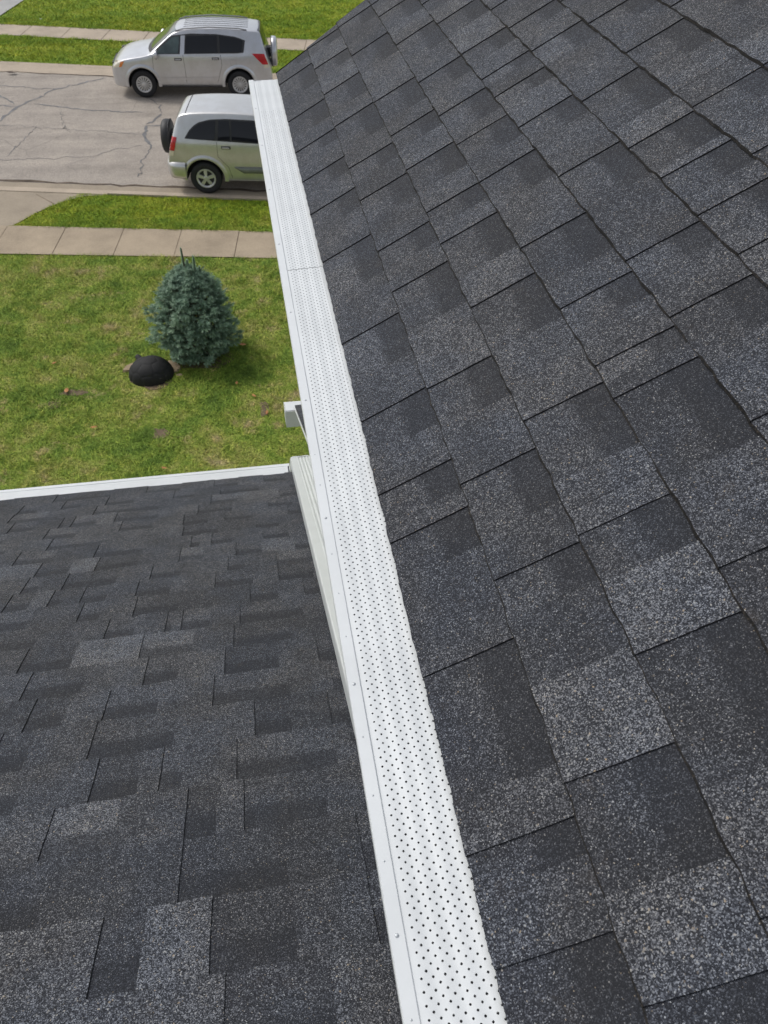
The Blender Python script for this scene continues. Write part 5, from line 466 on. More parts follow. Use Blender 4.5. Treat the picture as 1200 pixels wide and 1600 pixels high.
# ------------------------------------------------------------------ house
house = empty('house', (0, 0, 0)); tag(house, 'two-storey house with charcoal shingled roofs and white gutters, filling the foreground', 'house')
RU = math.radians(31.60); RL = math.radians(29.40); EX = .14267
def up_pt(y, s, n): return (.199+s*math.cos(RU)-n*math.sin(RU), y, H-.99+s*math.sin(RU)+n*math.cos(RU))
LY, LZ = 2.788, H-2.60
def lo_pt(x, s, n): return (x, LY-s*math.cos(RL)+n*math.sin(RL), LZ+s*math.sin(RL)+n*math.cos(RL))
PY, PZ = 4.72, H-3.70
def po_pt(x, s, n): return (x, PY-s*math.cos(RL)+n*math.sin(RL), PZ+s*math.sin(RL)+n*math.cos(RL))
def shingle_roof(name, courses, ptf, s0, flip, parent, step=.02, label=None, clip=None, ex=EX, flare=.0032, spread=1.0):
    """courses: per course a list of (a, b, kind, tone); kind 0 = lower layer showing, 1/2 = raised tab; a side edge faces the camera where a raised tab ends at b"""
    V = []; F = []; MI = []; TO = []; BA = []
    def add(p, tone, band): V.append(p); TO.append(tone); BA.append(band); return len(V)-1
    for k, segs in enumerate(courses):
        sb = s0+k*ex if k else 0.0; st = s0+(k+1)*ex+.012; ph = random.uniform(0, 100)
        def jit(u): return (.35 if k == 0 else 1)*.0011*math.sin(u*61+ph)+.0009*math.sin(u*173+ph*2)+(.2 if k == 0 else 1)*.0013*math.sin(u*3.1+ph)
        def lift(u): return .0012*math.sin(u*7+ph)+.0008*math.sin(u*19+ph*3)
        for (a, b, kind, tone) in segs:
            L = abs(b-a); n = max(1, int(L/step)); raised = kind > 0
            n0, n1 = (.0102, .0047) if raised else (.0074, .0019)
            if kind == 2: n0 -= .0006; n1 -= .0006
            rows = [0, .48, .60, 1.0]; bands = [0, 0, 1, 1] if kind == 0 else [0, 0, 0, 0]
            tn = 1+(tone-1)*spread+random.uniform(-.08, .08)
            # fractional position of rows; raised tabs taper a touch like the moulded teeth
            grid = []
            for i in range(n+1):
                u = a+(b-a)*i/n
                col = []
                for r, bd in zip(rows, bands):
                    s = sb+(st-sb)*r+(jit(u) if r == 0 else 0)
                    uu = u
                    if i in (0, n): uu = u+.0006*math.sin(r*9+k)+(.003*(1-r) if i == n else 0)*(1 if b > a else -1)*0
                    nn = n0+(n1-n0)*r+lift(u)*(1-r)
                    if clip: uu = clip(uu, s)
                    col.append((uu, s, nn, bd))
                grid.append(col)
            idx = [[add(ptf(u, s, nn), tn, bd) for (u, s, nn, bd) in col] for col in grid]
            for i in range(n):
                for j in range(3):
                    q = (idx[i][j], idx[i+1][j], idx[i+1][j+1], idx[i][j+1]); F.append(q if flip else q[::-1]); MI.append(0)
                # butt (bottom) edge, flared out as a dark strip that paints the crevice shadow
                u, s, nn, _ = grid[i][0]; u2, s2, nn2, _ = grid[i+1][0]
                e = [add(ptf(u, s, nn), 0, 0), add(ptf(u2, s2, nn2), 0, 0), add(ptf(u2, s2-(flare if k else .001)*(.7+.5*math.sin(u2*97+ph)**2), .0045), 0, 0), add(ptf(u, s-(flare if k else .001)*(.7+.5*math.sin(u*97+ph)**2), .0045), 0, 0)]
                F.append(tuple(e)); MI.append(1)
            if raised:
                for col, both in ((grid[-1], 1), (grid[0], 1)):
                    for j in range(3):
                        u, s, nn, _ = col[j]; u2, s2, nn2, _ = col[j+1]
                        e = [add(ptf(u, s, nn), 0, 0), add(ptf(u2, s2, nn2), 0, 0), add(ptf(u2, s2, nn2-.0055), 0, 0), add(ptf(u, s, nn-.0055), 0, 0)]
                        F.append(tuple(e)); MI.append(1)
    return V, F, MI, TO, BA
def roof_obj(name, data, parent, label=None, deck=None):
    V, F, MI, TO, BA = data
    if deck:
        for q in deck:
            n = len(V); V += q; F.append(tuple(range(n, n+len(q)))); MI.append(0); TO += [1.0]*len(q); BA += [0]*len(q)
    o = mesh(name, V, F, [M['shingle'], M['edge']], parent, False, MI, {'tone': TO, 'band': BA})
    if label: o['label'] = label
    return o
def uclip(u, s):
    if u > 3.2:
        yf = 3.335+.24*min(s, 1.2)
        return min(u, yf) if u < 3.44 else yf
    return u
UTS = 3.43
ridge = UTS; rx, ry, rz = up_pt(0, ridge, 0)
deck = [[(rx, -1.3, rz), (rx, 3.6, rz), (rx+3.0, 3.6, rz-3.0*math.tan(RU)), (rx+3.0, -1.3, rz-3.0*math.tan(RU))]]
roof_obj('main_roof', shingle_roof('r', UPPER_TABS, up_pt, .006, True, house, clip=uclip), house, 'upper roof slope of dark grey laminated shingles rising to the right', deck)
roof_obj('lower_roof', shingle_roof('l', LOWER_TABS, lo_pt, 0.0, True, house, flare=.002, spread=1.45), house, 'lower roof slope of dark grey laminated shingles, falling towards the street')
pt = []
for k in range(14):
    x = .262; segs = []; kind = 1
    while x < 2.4:
        x2 = min(2.4, x+random.uniform(.12, .26)); segs.append((x, x2, kind, random.choice([.5, .8, 1, 1.3]))); kind = 1-kind; x = x2
    pt.append(segs)
roof_obj('porch_roof', shingle_roof('p', pt, po_pt, 0.0, True, house), house, 'small lower roof of grey shingles beyond the downspout')

# perforated guard of a gutter: real punched holes
def guard(name, u0, u1, w, ptf, parent, a=.0068, hole=.00165, wav=1.0):
    nu = int((u1-u0)/a); nw = int(w/a); V = []; F = []
    def P(u, t):
        z = .0006*math.cos((t-.012)*2*math.pi/.026)*(1 if .01 < t < w-.012 else .3)+.0004*math.sin(u*9+t*60)*wav+.0003*wav*math.sin(u*31+2*math.sin(u*5))*max(0, (t-.045)/.05)
        return ptf(u, t, z)
    idx = {}
    def corner(i, j):
        if (i, j) not in idx: idx[(i, j)] = len(V); V.append(P(u0+i*a, j*w/nw))
        return idx[(i, j)]
    dw = w/nw
    for i in range(nu):
        for j in range(nw):
            c = [corner(i, j), corner(i+1, j), corner(i+1, j+1), corner(i, j+1)]
            if (i+j) % 2 == 0 and 0 < j < nw-1:
                uc, tc = u0+(i+.5)*a, (j+.5)*dw; n = len(V); r = hole*random.uniform(.93, 1.07)
                ring = []
                for q in range(8):
                    an = math.radians(225+45*q); rr = r*(1.0 if q % 2 else .86)
                    ring.append((uc+math.cos(an)*rr, tc+math.sin(an)*rr))
                V.extend(P(*p) for p in ring)
                for q in range(4):
                    F.append((c[q], c[(q+1) % 4], n+(2*q+2) % 8, n+2*q+1)); F.append((c[q], n+2*q+1, n+2*q))
            else: F.append(tuple(c))
    o = mesh(name, V, F, M['alu'], parent, True); return o
# main gutter along the upper eave (runs along Y, outer lip at x=.084)
GZ = H-1.0
def k_profile(w=.125, h=.118): # outer side first, (across, down)
    return [(0, 0), (0, -.012), (.004, -.016), (.004, -.035), (.012, -.05), (.022, -.062), (.026, -.075), (.026, -h), (.030, -h-.002), (w, -h-.002)]
def gutter(parent, name, ptf, u0, u1, w, label):
    g = MB(); pr = k_profile(w)
    ts = [u0+(u1-u0)*i/12 for i in range(13)]
    outer = pr+[(w, 0.0), (w-.002, 0.0), (w-.002, -.116), (.030, -.116), (.029, -.075), (.025, -.06), (.015, -.048), (.0065, -.034), (.0065, -.015), (.0025, -.011), (.0025, -.002)]
    g.extrude(outer, lambda p, t: ptf(t, p[0], p[1]), ts)
    # folded lip on top
    g.extrude([(0, -.001), (.001, .0014), (.018, .0020), (.0195, .0005), (.019, -.001)], lambda p, t: ptf(t, p[0], p[1]+.0005), ts)
    o = g.build(name, M['alu'], parent, bevel=0); o['label'] = label
    tr = MB(); tr.extrude([(.032, -.110), (w-.004, -.110), (w-.004, -.112), (.032, -.112)], lambda p, t: ptf(t, p[0], p[1]), [u0+.003, u1-.003])
    tr.build('trough_bottom', M['trough'], o)
    for u in (u0, u1):
        c = MB(); sgn = 1 if u == u1 else -1
        c.extrude([(x, z) for x, z in pr]+[(w, .0)], lambda p, t: ptf(t, p[0], p[1]), [u, u+.003*sgn]); c.build('end_cap', M['alu'], o)
    return o
mg = gutter(house, 'gutter', lambda u, t, z: (.0855+t, u, GZ+z), -.9, 3.315, .130, 'long white gutter along the upper eave')
def gp(u, t, z): return (.1035+t, u, GZ+.0005+t*.05+z)
for (a, b) in ((-.3, 1.8368), (1.8372, 3.312)):
    guard('gutter_guard', a, b, .104, gp, mg)
sc = MB(); us = []
y = -.2
big = [.548, 1.30]
while y < 3.3:
    us.append(y); y += .0857
for q, y in enumerate(us):
    yy = y+.0335+.0857*0; b_ = (q % 4 == 1)
    r = .0026 if b_ else .0013; h = .0012 if b_ else .0006
    s1 = MB(); s1.lathe([(0, h), (r*.6, h*.95), (r, h*.3), (r, -.002)], (.0945, yy, GZ+.0024), 'z', 10)
    if b_ or yy < 1.2: s1.build('screw', M['screw'], mg, True)
# lower gutter along the lower eave (runs along X)
lg = gutter(house, 'gutter', lambda u, t, z: (u, LY+.103-t, LZ-.022+z), -6.0, .112, .165, 'white gutter along the eave of the lower roof')
guard('gutter_guard', -2.2, .110, .138, lambda u, t, z: (u, LY+.085-t, LZ-.0215+t*.05+z), lg, hole=.0017)
fl = MB(); fl.box((-6, LY-.05, LZ-.0225), (-2.2, LY+.07, LZ-.0205)); fl.build('gutter_guard', M['alu'], lg)
# porch gutter
pg = gutter(house, 'gutter', lambda u, t, z: (u, PY+.100-t, PZ-.03+z), .186, 2.4, .125, 'short white gutter of the small porch roof')
gd = MB(); gd.box((.188, PY-.010, PZ-.0300), (2.4, PY+.082, PZ-.0278)); gd.build('gutter_guard', M['alu'], pg)
bk = MB(); bk.box((.186, PY-.030, PZ-.175), (2.4, PY-.0252, PZ-.022)); bk.build('fascia', M['alu2'], house)
# rake boards
rk = MB()
rk.extrude([(.002, -.002), (.008, -.002), (.008, -.012), (.002, -.012)], lambda p, t: po_pt(.262+p[0]-.010, t, p[1]), [0.0, 1.9]); rk.build('rake_board', M['alu'], house)
rk = MB(); q0, q1 = up_pt(3.30, .03, -.006), up_pt(3.60, UTS, -.006)
rk.quad(q0, q1, (q1[0], q1[1], q1[2]-.18), (q0[0], q0[1], q0[2]-.18)); rk.quad((q0[0], q0[1]-.02, q0[2]), (q1[0], q1[1]-.02, q1[2]), (q1[0], q1[1]-.02, q1[2]-.18), (q0[0], q0[1]-.02, q0[2]-.18)); rk.build('rake_board', M['alu'], house)
# fascia, soffit, walls with lapped siding
fb = MB(); fb.box((.2165, -1.3, GZ-.17), (.232, 3.30, GZ-.004)); fb.box((.232, -1.3, GZ-.172), (.56, 3.30, GZ-.160)); fb.build('soffit', M['alu2'], house)
def siding(name, ax, c, u0, u1, z0, z1, face):
    s = MB(); z = z0
    while z < z1:
        zt = min(z1, z+.115)
        if ax == 'x': s.quad((c+face*.012, u0, z), (c+face*.012, u1, z), (c, u1, zt), (c, u0, zt)); s.quad((c, u0, z), (c, u1, z), (c+face*.012, u1, z), (c+face*.012, u0, z))
        else: s.quad((u0, c+face*.012, z), (u1, c+face*.012, z), (u1, c, zt), (u0, c, zt)); s.quad((u0, c, z), (u1, c, z), (u1, c+face*.012, z), (u0, c+face*.012, z))
        z = zt
    return s.build(name, M['siding'], house)
siding('wall', 'x', .52, -1.2, 3.0, 0, GZ-.17, -1)
siding('wall', 'y', 3.0, .52, 6.2, 0, GZ-.17, 1)
siding('wall', 'y', 2.45, -5.7, .52, 0, LZ-.15, 1)
fb = MB(); fb.box((-6, LY-.082, LZ-.17), (.45, LY-.060, LZ-.024)); fb.box((-6, 2.44, LZ-.182), (.45, LY-.06, LZ-.17)); fb.build('fascia', M['alu2'], house)

# downspout lying on the lower roof, ribbed, with an elbow over the gutter end
ds = MB(); W0, W1, TH = .120, .220, .066
prof = []
for i in range(33):
    f = i/32; x = W0+.004+(W1-W0-.008)*f; prof.append((x, TH+.0020*math.cos(f*2*math.pi*6.0)*min(1, max(0, (f-.25)*8))))
prof = [(W0, .006), (W0-.0005, TH-.008), (W0+.001, TH-.002)]+prof+[(W1-.001, TH-.002), (W1, TH-.008), (W1, .006)]
ds.extrude(prof, lambda p, t: lo_pt(p[0], t, p[1]+.013), [-.02, .3, .8, 1.3, 1.8, 2.2, 2.72])
dso = ds.build('downspout', M['alu2'], house); dso['label'] = 'ribbed white downspout lying on the lower roof beside the upper gutter'
el = MB()
eprof = [(W0, .004), (W0, .050), (W0+.005, .061), (W0+.014, TH)]+[(W0+.014+(W1-W0-.028)*i/6, TH+.0003) for i in range(1, 6)]+[(W1-.014, TH), (W1-.005, .061), (W1, .050), (W1, .004)]
def ring(cy, cz, ang, sc_=1.0):   # cross-section of the elbow in a plane turned by ang
    out = []
    for (x, n) in eprof:
        xx = (x-(W0+W1)/2)*sc_+(W0+W1)/2; nn = (n-.036)*sc_
        out.append((xx, cy+nn*math.sin(ang), cz+nn*math.cos(ang)))
    return out
c0 = Vector(lo_pt(0, -.012, .049)); ang = RL; pts = []
pos = Vector((c0.y, c0.z)); dirv = Vector((math.cos(-RL), math.sin(-RL)))
n0 = len(el.V); rings = []
for i in range(10):
    rings.append(ring(pos.x, pos.y, ang, 1.035))
    if i: ang += math.radians(58/9); 
    pos += Vector((math.cos(ang), -math.sin(ang)))*(.014)
for j in range(8):
    pos += Vector((math.cos(ang), -math.sin(ang)))*.09; rings.append(ring(pos.x, pos.y, ang, 1.035))
k = len(eprof)
for r_ in rings: el.V += r_
for j in range(len(rings)-1):
    for i in range(k): el.F.append((j*k+i, j*k+(i+1) % k, (j+1)*k+(i+1) % k, (j+1)*k+i)); el.M.append(0)
el.F.append(tuple(range(k))); el.M.append(0)
elo = el.build('elbow', M['alu2'], dso)
sl = MB()
P0 = [(.150, .010, .0), (.165, .003, .0), (.182, .006, .0), (.203, .013, .0), (.196, .0155, 0), (.180, .011, 0), (.166, .013, 0), (.155, .014, 0)]
sl.poly([lo_pt(x, -(y+.000), TH+.0185+.0012) for x, y, z in P0]); sl.build('seam_opening', M['slit'], elo)

# ------------------------------------------------------------------ cars
def catmull(P, t):
    n = len(P); i = min(int(t), n-2); f = t-i
    p0, p1, p2, p3 = P[max(i-1, 0)], P[i], P[i+1], P[min(i+2, n-1)]
    return .5*((2*p1)+(-p0+p2)*f+(2*p0-5*p1+4*p2-p3)*f*f+(-p0+3*p1-3*p2+p3)*f**3)
def make_car(name, spec, paint, label, loc, rz):
    car = empty(name, loc, rz); tag(car, label, 'car')
    belt = spec['belt']; ST = spec['stations']           # (x, top, halfwidth, bottom)
    rows = []
    for (x, zt, wv, zb) in ST:
        f = max(0, min(1, (zt-belt)/.5)); zs = min(belt, zt-.035); e = .10*f
        wr = wv*(.90-spec['tumble']*f)
        zr = zt-.02-.045*f
        b6 = (.965*wv, zs)
        r = [(0, zb), (.70*wv, zb), (.93*wv, zb+.02), (.985*wv, zb+.10), (1.0*wv, zb+(zs-zb)*.42), (.995*wv, zb+(zs-zb)*.72), (.985*wv, zs-(zs-zb)*.10), b6]
        for g in (.33, .67): r.append((b6[0]+(wr-b6[0])*g+.012*f, b6[1]+(zr-b6[1])*g))
        r += [(wr, zr), (wr*.90, zt-.012), (wr*.5, zt+.006), (0, zt+.012)]
        rows.append(np.array([[x, a, b] for a, b in r]))
    rows = np.array(rows)                                # S x 14 x 3
    NS = len(ST)
    def ring_at(t):
        R0 = catmull(rows, t); m_ = R0.shape[0]
        ts = np.linspace(0, m_-1, 53); return np.array([catmull(R0, q) for q in ts])
    tt = np.linspace(0, NS-1, (NS-1)*5+1); grid = np.array([ring_at(t) for t in tt])
    grid[:, :, 1] = np.maximum(grid[:, :, 1], 0); grid[:, 0, 1] = 0; grid[:, -1, 1] = 0
    xs_ = grid[:, 26, 0]
    def side_y(x, z):
        i = int(np.clip(np.searchsorted(xs_, x)-1, 0, len(xs_)-2)); f = (x-xs_[i])/(xs_[i+1]-xs_[i]+1e-9); f = min(max(f, 0), 1)
        r = grid[i]*(1-f)+grid[i+1]*f
        zz = r[8:44, 2]; yy = r[8:44, 1]; zz = np.maximum.accumulate(zz)
        return float(np.interp(z, zz, yy))
    def top_z(x, y):
        i = int(np.clip(np.searchsorted(xs_, x)-1, 0, len(xs_)-2)); f = (x-xs_[i])/(xs_[i+1]-xs_[i]+1e-9); f = min(max(f, 0), 1)
        r = grid[i]*(1-f)+grid[i+1]*f
        yy = r[36:, 1][::-1]; zz = r[36:, 2][::-1]
        return float(np.interp(y, yy, zz))
    V = []; F = []; nr = grid.shape[1]
    full = np.concatenate([grid, (grid*np.array([1, -1, 1]))[:, -2:0:-1]], axis=1); K = full.shape[1]
    V = [tuple(v) for v in full.reshape(-1, 3)]
    for j in range(len(tt)-1):
        for i in range(K): F.append((j*K+i, (j+1)*K+i, (j+1)*K+(i+1) % K, j*K+(i+1) % K))
    F.append(tuple(range(K))); F.append(tuple((len(tt)-1)*K+i for i in range(K-1, -1, -1)))
    body = mesh('body', V, F, [paint, M['black']], car, True)
    # wheel arches
    cut = MB(); WX = spec['wheels']; wr_ = spec['wr']
    for wx in WX:
        for sgn in (-1, 1):
            cut.lathe([(0, -.36), (spec['arch'], -.36), (spec['arch'], .36), (0, .36)], (wx, sgn*(spec['hw']-.08), wr_+.02), 'y', 40)
    co = mesh('cut', cut.V, cut.F, M['black'])
    bm = bmesh.new(); bm.from_mesh(co.data); bmesh.ops.remove_doubles(bm, verts=bm.verts, dist=1e-5); bmesh.ops.recalc_face_normals(bm, faces=bm.faces); bm.to_mesh(co.data); bm.free()
    bm = bmesh.new(); bm.from_mesh(body.data); bmesh.ops.remove_doubles(bm, verts=bm.verts, dist=1e-5); bmesh.ops.recalc_face_normals(bm, faces=bm.faces); bm.to_mesh(body.data); bm.free()
    md = body.modifiers.new('arches', 'BOOLEAN'); md.object = co; md.operation = 'DIFFERENCE'; md.solver = 'EXACT'
    try: md.material_mode = 'TRANSFER'
    except Exception: pass
    car_mw = car.matrix_basis.copy()
    co.parent = car
    dg = bpy.context.evaluated_depsgraph_get(); dg.update(); nm = bpy.data.meshes.new_from_object(body.evaluated_get(dg)); body.modifiers.clear(); body.data = nm
    bpy.data.objects.remove(co)
    try:
        nm.polygons.foreach_set('use_smooth', [True]*len(nm.polygons)); nm.set_sharp_from_angle(angle=math.radians(38))
    except Exception: pass
    def side_panel(nm_, bot, top, mt, off=.006, parent=None, n=16, rws=6, both=True, thick=0):
        def samp(pl, f):
            L = [0]
            for a, b in zip(pl, pl[1:]): L.append(L[-1]+math.dist(a, b))
            q = f*L[-1]
            for i in range(len(pl)-1):
                if q <= L[i+1]+1e-9:
                    g = (q-L[i])/(L[i+1]-L[i]+1e-9); return (pl[i][0]+(pl[i+1][0]-pl[i][0])*g, pl[i][1]+(pl[i+1][1]-pl[i][1])*g)
            return pl[-1]
        o = None
        for sgn in ((-1, 1) if both else (-1,)):
            s = MB()
            for i in range(n+1):
                b0 = samp(bot, i/n); t0 = samp(top, i/n)
                for j in range(rws+1):
                    g = j/rws; x = b0[0]+(t0[0]-b0[0])*g; z = b0[1]+(t0[1]-b0[1])*g
                    s.V.append((x, sgn*(side_y(x, z)+off), z))
            for i in range(n):
                for j in range(rws):
                    a = i*(rws+1)+j; q = (a, a+rws+1, a+rws+2, a+1); s.F.append(q if sgn < 0 else q[::-1]); s.M.append(0)
            oo = s.build(nm_, mt, parent or car, True)
            if thick:
                so_ = oo.modifiers.new('thick', 'SOLIDIFY'); so_.thickness = thick; so_.offset = 1
            o = o or oo
        return o
    def top_panel(nm_, x0, x1, yf0, yf1, mt, off=.006, curve=0.0, parent=None, n=14, y_in=None):
        s = MB(); m_ = 12
        for i in range(m_+1):
            f = i/m_
            for j in range(n+1):
                g = -1+2*j/n; yw = yf0+(yf1-yf0)*f; y = g*yw; x = x0+(x1-x0)*f+curve*g*g
                z = top_z(x, abs(y)); dz = top_z(x+.01, abs(y))-top_z(x-.01, abs(y)); sl_ = dz/.02; l = math.hypot(1, sl_)
                s.V.append((x-off*sl_/l, y, z+off/l))
        for i in range(m_):
            for j in range(n):
                a = i*(n+1)+j; s.F.append((a, a+1, a+n+2, a+n+1)); s.M.append(0)
        return s.build(nm_, mt, parent or car, True)
    def line_strip(s, pts, wd=.008, off=.0025, sgn=-1):
        for a, b in zip(pts, pts[1:]):
            n = 8
            for i in range(n):
                q = []
                for f in (i/n, (i+1)/n):
                    x = a[0]+(b[0]-a[0])*f; z = a[1]+(b[1]-a[1])*f
                    dx, dz = b[0]-a[0], b[1]-a[1]; l = math.hypot(dx, dz); nx, nz = -dz/l*wd/2, dx/l*wd/2
                    q.append(((x+nx, sgn*(side_y(x+nx, z+nz)+off), z+nz), (x-nx, sgn*(side_y(x-nx, z-nz)+off), z-nz)))
                s.quad(q[0][0], q[0][1], q[1][1], q[1][0])
    spec['fit'](car, body, side_panel, top_panel, line_strip, side_y, top_z, paint)
    # wheels
    for wx in WX:
        for sgn in (-1, 1):
            wc = (wx, sgn*(spec['hw']-.115), wr_)
            t = MB(); R_ = wr_; b_ = .105
            t.lathe([(R_*.60, -b_*.8), (R_*.80, -b_), (R_*.95, -b_*.92), (R_, -b_*.70), (R_, b_*.70), (R_*.95, b_*.92), (R_*.80, b_), (R_*.60, b_*.8)], wc, 'y', 48, closed=True)
            for q in range(4):  # tread grooves
                pass
            wheel = t.build('wheel', M['rubber'], car, True)
            r = MB(); s_ = sgn*-1; fy = -b_*.86*1.0
            def Y(v): return v*(1 if sgn < 0 else -1)
            r.lathe([(R_*.62, Y(-b_*.80)), (R_*.60, Y(-b_*.90)), (R_*.56, Y(-b_*.86)), (R_*.54, Y(-b_*.55)), (0.02, Y(-b_*.45)), (0, Y(-b_*.45))], wc, 'y', 40, 0)
            ns = spec['spokes']
            for q in range(ns):
                a = 2*math.pi*q/ns+.3; wd0, wd1 = spec['spoke_w']
                for side in (0,):
                    c_, s2 = math.cos(a), math.sin(a); r0, r1 = R_*.13, R_*.585
                    P_ = []
                    for rr, ww in ((r0, wd0), (r1, wd1)):
                        for e in (-1, 1): P_.append((wc[0]+c_*rr-s2*ww*e, wc[2]+s2*rr+c_*ww*e))
                    yo, yi = wc[1]+Y(-b_*.86), wc[1]+Y(-b_*.40)
                    A = [(p[0], yo+(.012*(1 if sgn < 0 else -1) if kk > 1 else 0), p[1]) for kk, p in enumerate(P_)]; B = [(p[0], yi, p[1]) for p in P_]
                    r.quad(A[0], A[1], A[3], A[2], 1); r.quad(A[0], A[2], B[2], B[0], 1); r.quad(A[1], B[1], B[3], A[3], 1)
            r.lathe([(0, Y(-b_*.93)), (R_*.12, Y(-b_*.92)), (R_*.17, Y(-b_*.84)), (R_*.17, Y(-b_*.4))], wc, 'y', 24, 1)
            r.lathe([(R_*.50, Y(-b_*.70)), (R_*.56, Y(-b_*.90)), (R_*.61, Y(-b_*.90)), (R_*.63, Y(-b_*.78))], wc, 'y', 40, 1)
            r.build('rim', [M['black'] if spec['darkrim'] else M['rimback'], M['rim']], wheel, False)
    return car
M['rimback'] = mat_simple('wheel_recess', (.09, .09, .09), .6)
def spare(car, c, r, th, mt, hard=True):
    s = MB(); s.lathe([(0, th), (r*.55, th), (r*.86, th*.93), (r*.96, th*.80), (r, th*.55), (r, th*.05), (r*.93, -.01), (0, -.01)], c, 'x', 48)
    o = s.build('spare_wheel', mt, car, True)
    s = MB(); s.lathe([(r*.985, th*.02), (r*1.012, th*.03), (r*1.012, th*.12), (r*.985, th*.14)], c, 'x', 48, closed=True); s.build('cover_band', M['black'], o, True)
    b = MB(); b.box((c[0]-.14, -.13, c[2]-.12), (c[0]+.0, .13, c[2]+.12)); b.build('bracket', M['black'], car, bevel=.02)
def handle(car, x, z, side_y, mt, w=.10):
    for sgn in (-1, 1):
        y = side_y(x, z); s = MB()
        s.box((x-w, sgn*y-.004, z-.035), (x+w, sgn*y+.004, z+.028)); o = s.build('door_handle', M['black'], car, bevel=.003)
        s = MB(); s.box((x-w*.8, min(sgn*(y+.022), sgn*(y+.042)), z-.012), (x+w*.8, max(sgn*(y+.022), sgn*(y+.042)), z+.012)); s.build('grip', mt, o, bevel=.008)
def mirror(car, x, z, side_y, mt):
    for sgn in (-1, 1):
        y = side_y(x, z); s = MB(); n0 = 0
        s.tube([(x, sgn*(y+.0), z), (x+.01, sgn*(y+.06), z+.01)], .03, 8)
        o = s.build('side_mirror', M['black'], car, True)
        s = MB(); s.tube([(x-.055, sgn*(y+.15), z+.04), (x-.03, sgn*(y+.15), z+.04), (x+.02, sgn*(y+.15), z+.04), (x+.04, sgn*(y+.15), z+.04)], [.06, .105, .115, .105], 14); s.build('mirror_shell', mt, o, True)

def fit_front_left(car, body, sp, tp, ls, sy, tz, paint):
    """late silver one"""
    gl = sp('side_window', [(-1.06, 1.085), (-.25, 1.10), (.55, 1.115), (1.25, 1.125), (1.50, 1.15)], [(-.88, 1.20), (-.42, 1.505), (.1, 1.56), (.8, 1.555), (1.30, 1.50), (1.56, 1.42)], M['black'], .004, n=26)
    sp('window_pane', [(-.86, 1.115), (-.28, 1.125)], [(-.78, 1.22), (-.40, 1.475), (-.20, 1.50)], M['glass2'], .009)
    sp('door_frame', [(-.235, 1.10), (-.12, 1.10)], [(-.165, 1.515), (-.05, 1.52)], paint, .011, n=3)
    sp('belt_trim', [(-1.02, 1.078), (1.45, 1.118)], [(-1.02, 1.10), (1.45, 1.135)], M['rim'], .008, n=20, rws=1)
    sp('window_pane', [(-.08, 1.13), (.78, 1.145)], [(-.02, 1.50), (.80, 1.525)], M['glass'], .010)
    sp('window_pane', [(.86, 1.15), (1.44, 1.17)], [(.87, 1.52), (1.26, 1.475), (1.49, 1.42)], M['glass'], .010)
    tp('windshield', -1.06, -.36, .70, .56, M['glass2'], .007, .10)
    tp('wiper_cowl', -1.16, -1.05, .70, .70, M['black'], .006, .10)
    tp('rear_window', 1.93, 2.09, .50, .60, M['glass'], .008, -.03)
    for k in range(5):
        y = -.36+.18*k
        s = MB(); s.tube([(x_, y*(1-.02*abs(y)), tz(x_, abs(y))+.003) for x_ in (-.1, .2, .5, .8, 1.1, 1.4, 1.65)], .007, 6); s.build('roof_rib', M['paint_dark'], body)
    for sgn in (-1, 1):
        for pts in ([(-.98, 1.07), (-1.0, .75), (-.88, .42)], [(-.16, 1.09), (-.14, .75), (-.14, .40)], [(.86, 1.13), (.88, .85), (.72, .42)]):
            s = MB(); ls(s, pts, .009, .002, sgn); s.build('door_seam', M['black'], car)
        s = MB(); ls(s, [(1.12, .98), (1.28, .98), (1.28, .84), (1.12, .84), (1.12, .98)], .004, .002, sgn); s.build('fuel_flap', M['paint_dark'], car)
    flares(car, specA, sy, paint)
    for sgn in (-1, 1):
        s = MB(); ls(s, [(-.84, .305), (.84, .305)], .07, .006, sgn); s.build('sill_trim', M['black'], car)
        s = MB(); s.tube([(-.30, sgn*.600, tz(-.30, .60)+.012), (-.1, sgn*.61, tz(-.1, .61)+.035), (.6, sgn*.615, tz(.6, .615)+.04), (1.4, sgn*.605, tz(1.4, .605)+.035), (1.62, sgn*.60, tz(1.62, .6)+.008)], .016, 8); s.build('roof_rail', M['paint_dark'], car, True)
    for sgn in (-1, 1):
        s = MB(); ls(s, [(-.88, .50), (.75, .52)], .05, .012, sgn); s.build('door_moulding', paint, car)
    for hx in (-.30, .72): handle(car, hx, .985 if hx < 0 else 1.01, sy, paint)
    mirror(car, -.86, 1.09, sy, paint)
    hl = sp('headlight', [(-2.10, .74), (-1.86, .78)], [(-2.03, .90), (-1.74, .93)], M['lens'], .008)
    sp('turn_lamp', [(-1.93, .77), (-1.86, .785)], [(-1.88, .905), (-1.77, .92)], M['amber'], .012, n=4)
    sp('tail_light', [(2.00, .86), (2.16, .86)], [(1.72, 1.13), (2.06, 1.12)], M['red'], .010)
    sp('tail_light', [(2.03, .78), (2.17, .78)], [(2.04, .855), (2.17, .855)], M['lens'], .010, n=4)
    for sgn in (-1, 1):
        s = MB(); s.lathe([(0, -.02), (.05, -.02), (.055, .01), (0, .01)], (-2.145, sgn*.62, .47), 'x', 18); s.build('fog_lamp', M['lens'], car, True)
    s = MB(); s.box((-2.185, -.40, .68), (-2.12, .40, .78)); s.build('grille', M['black'], car, bevel=.02)
    spare(car, (2.25, 0, .97), .375, .17, paint)
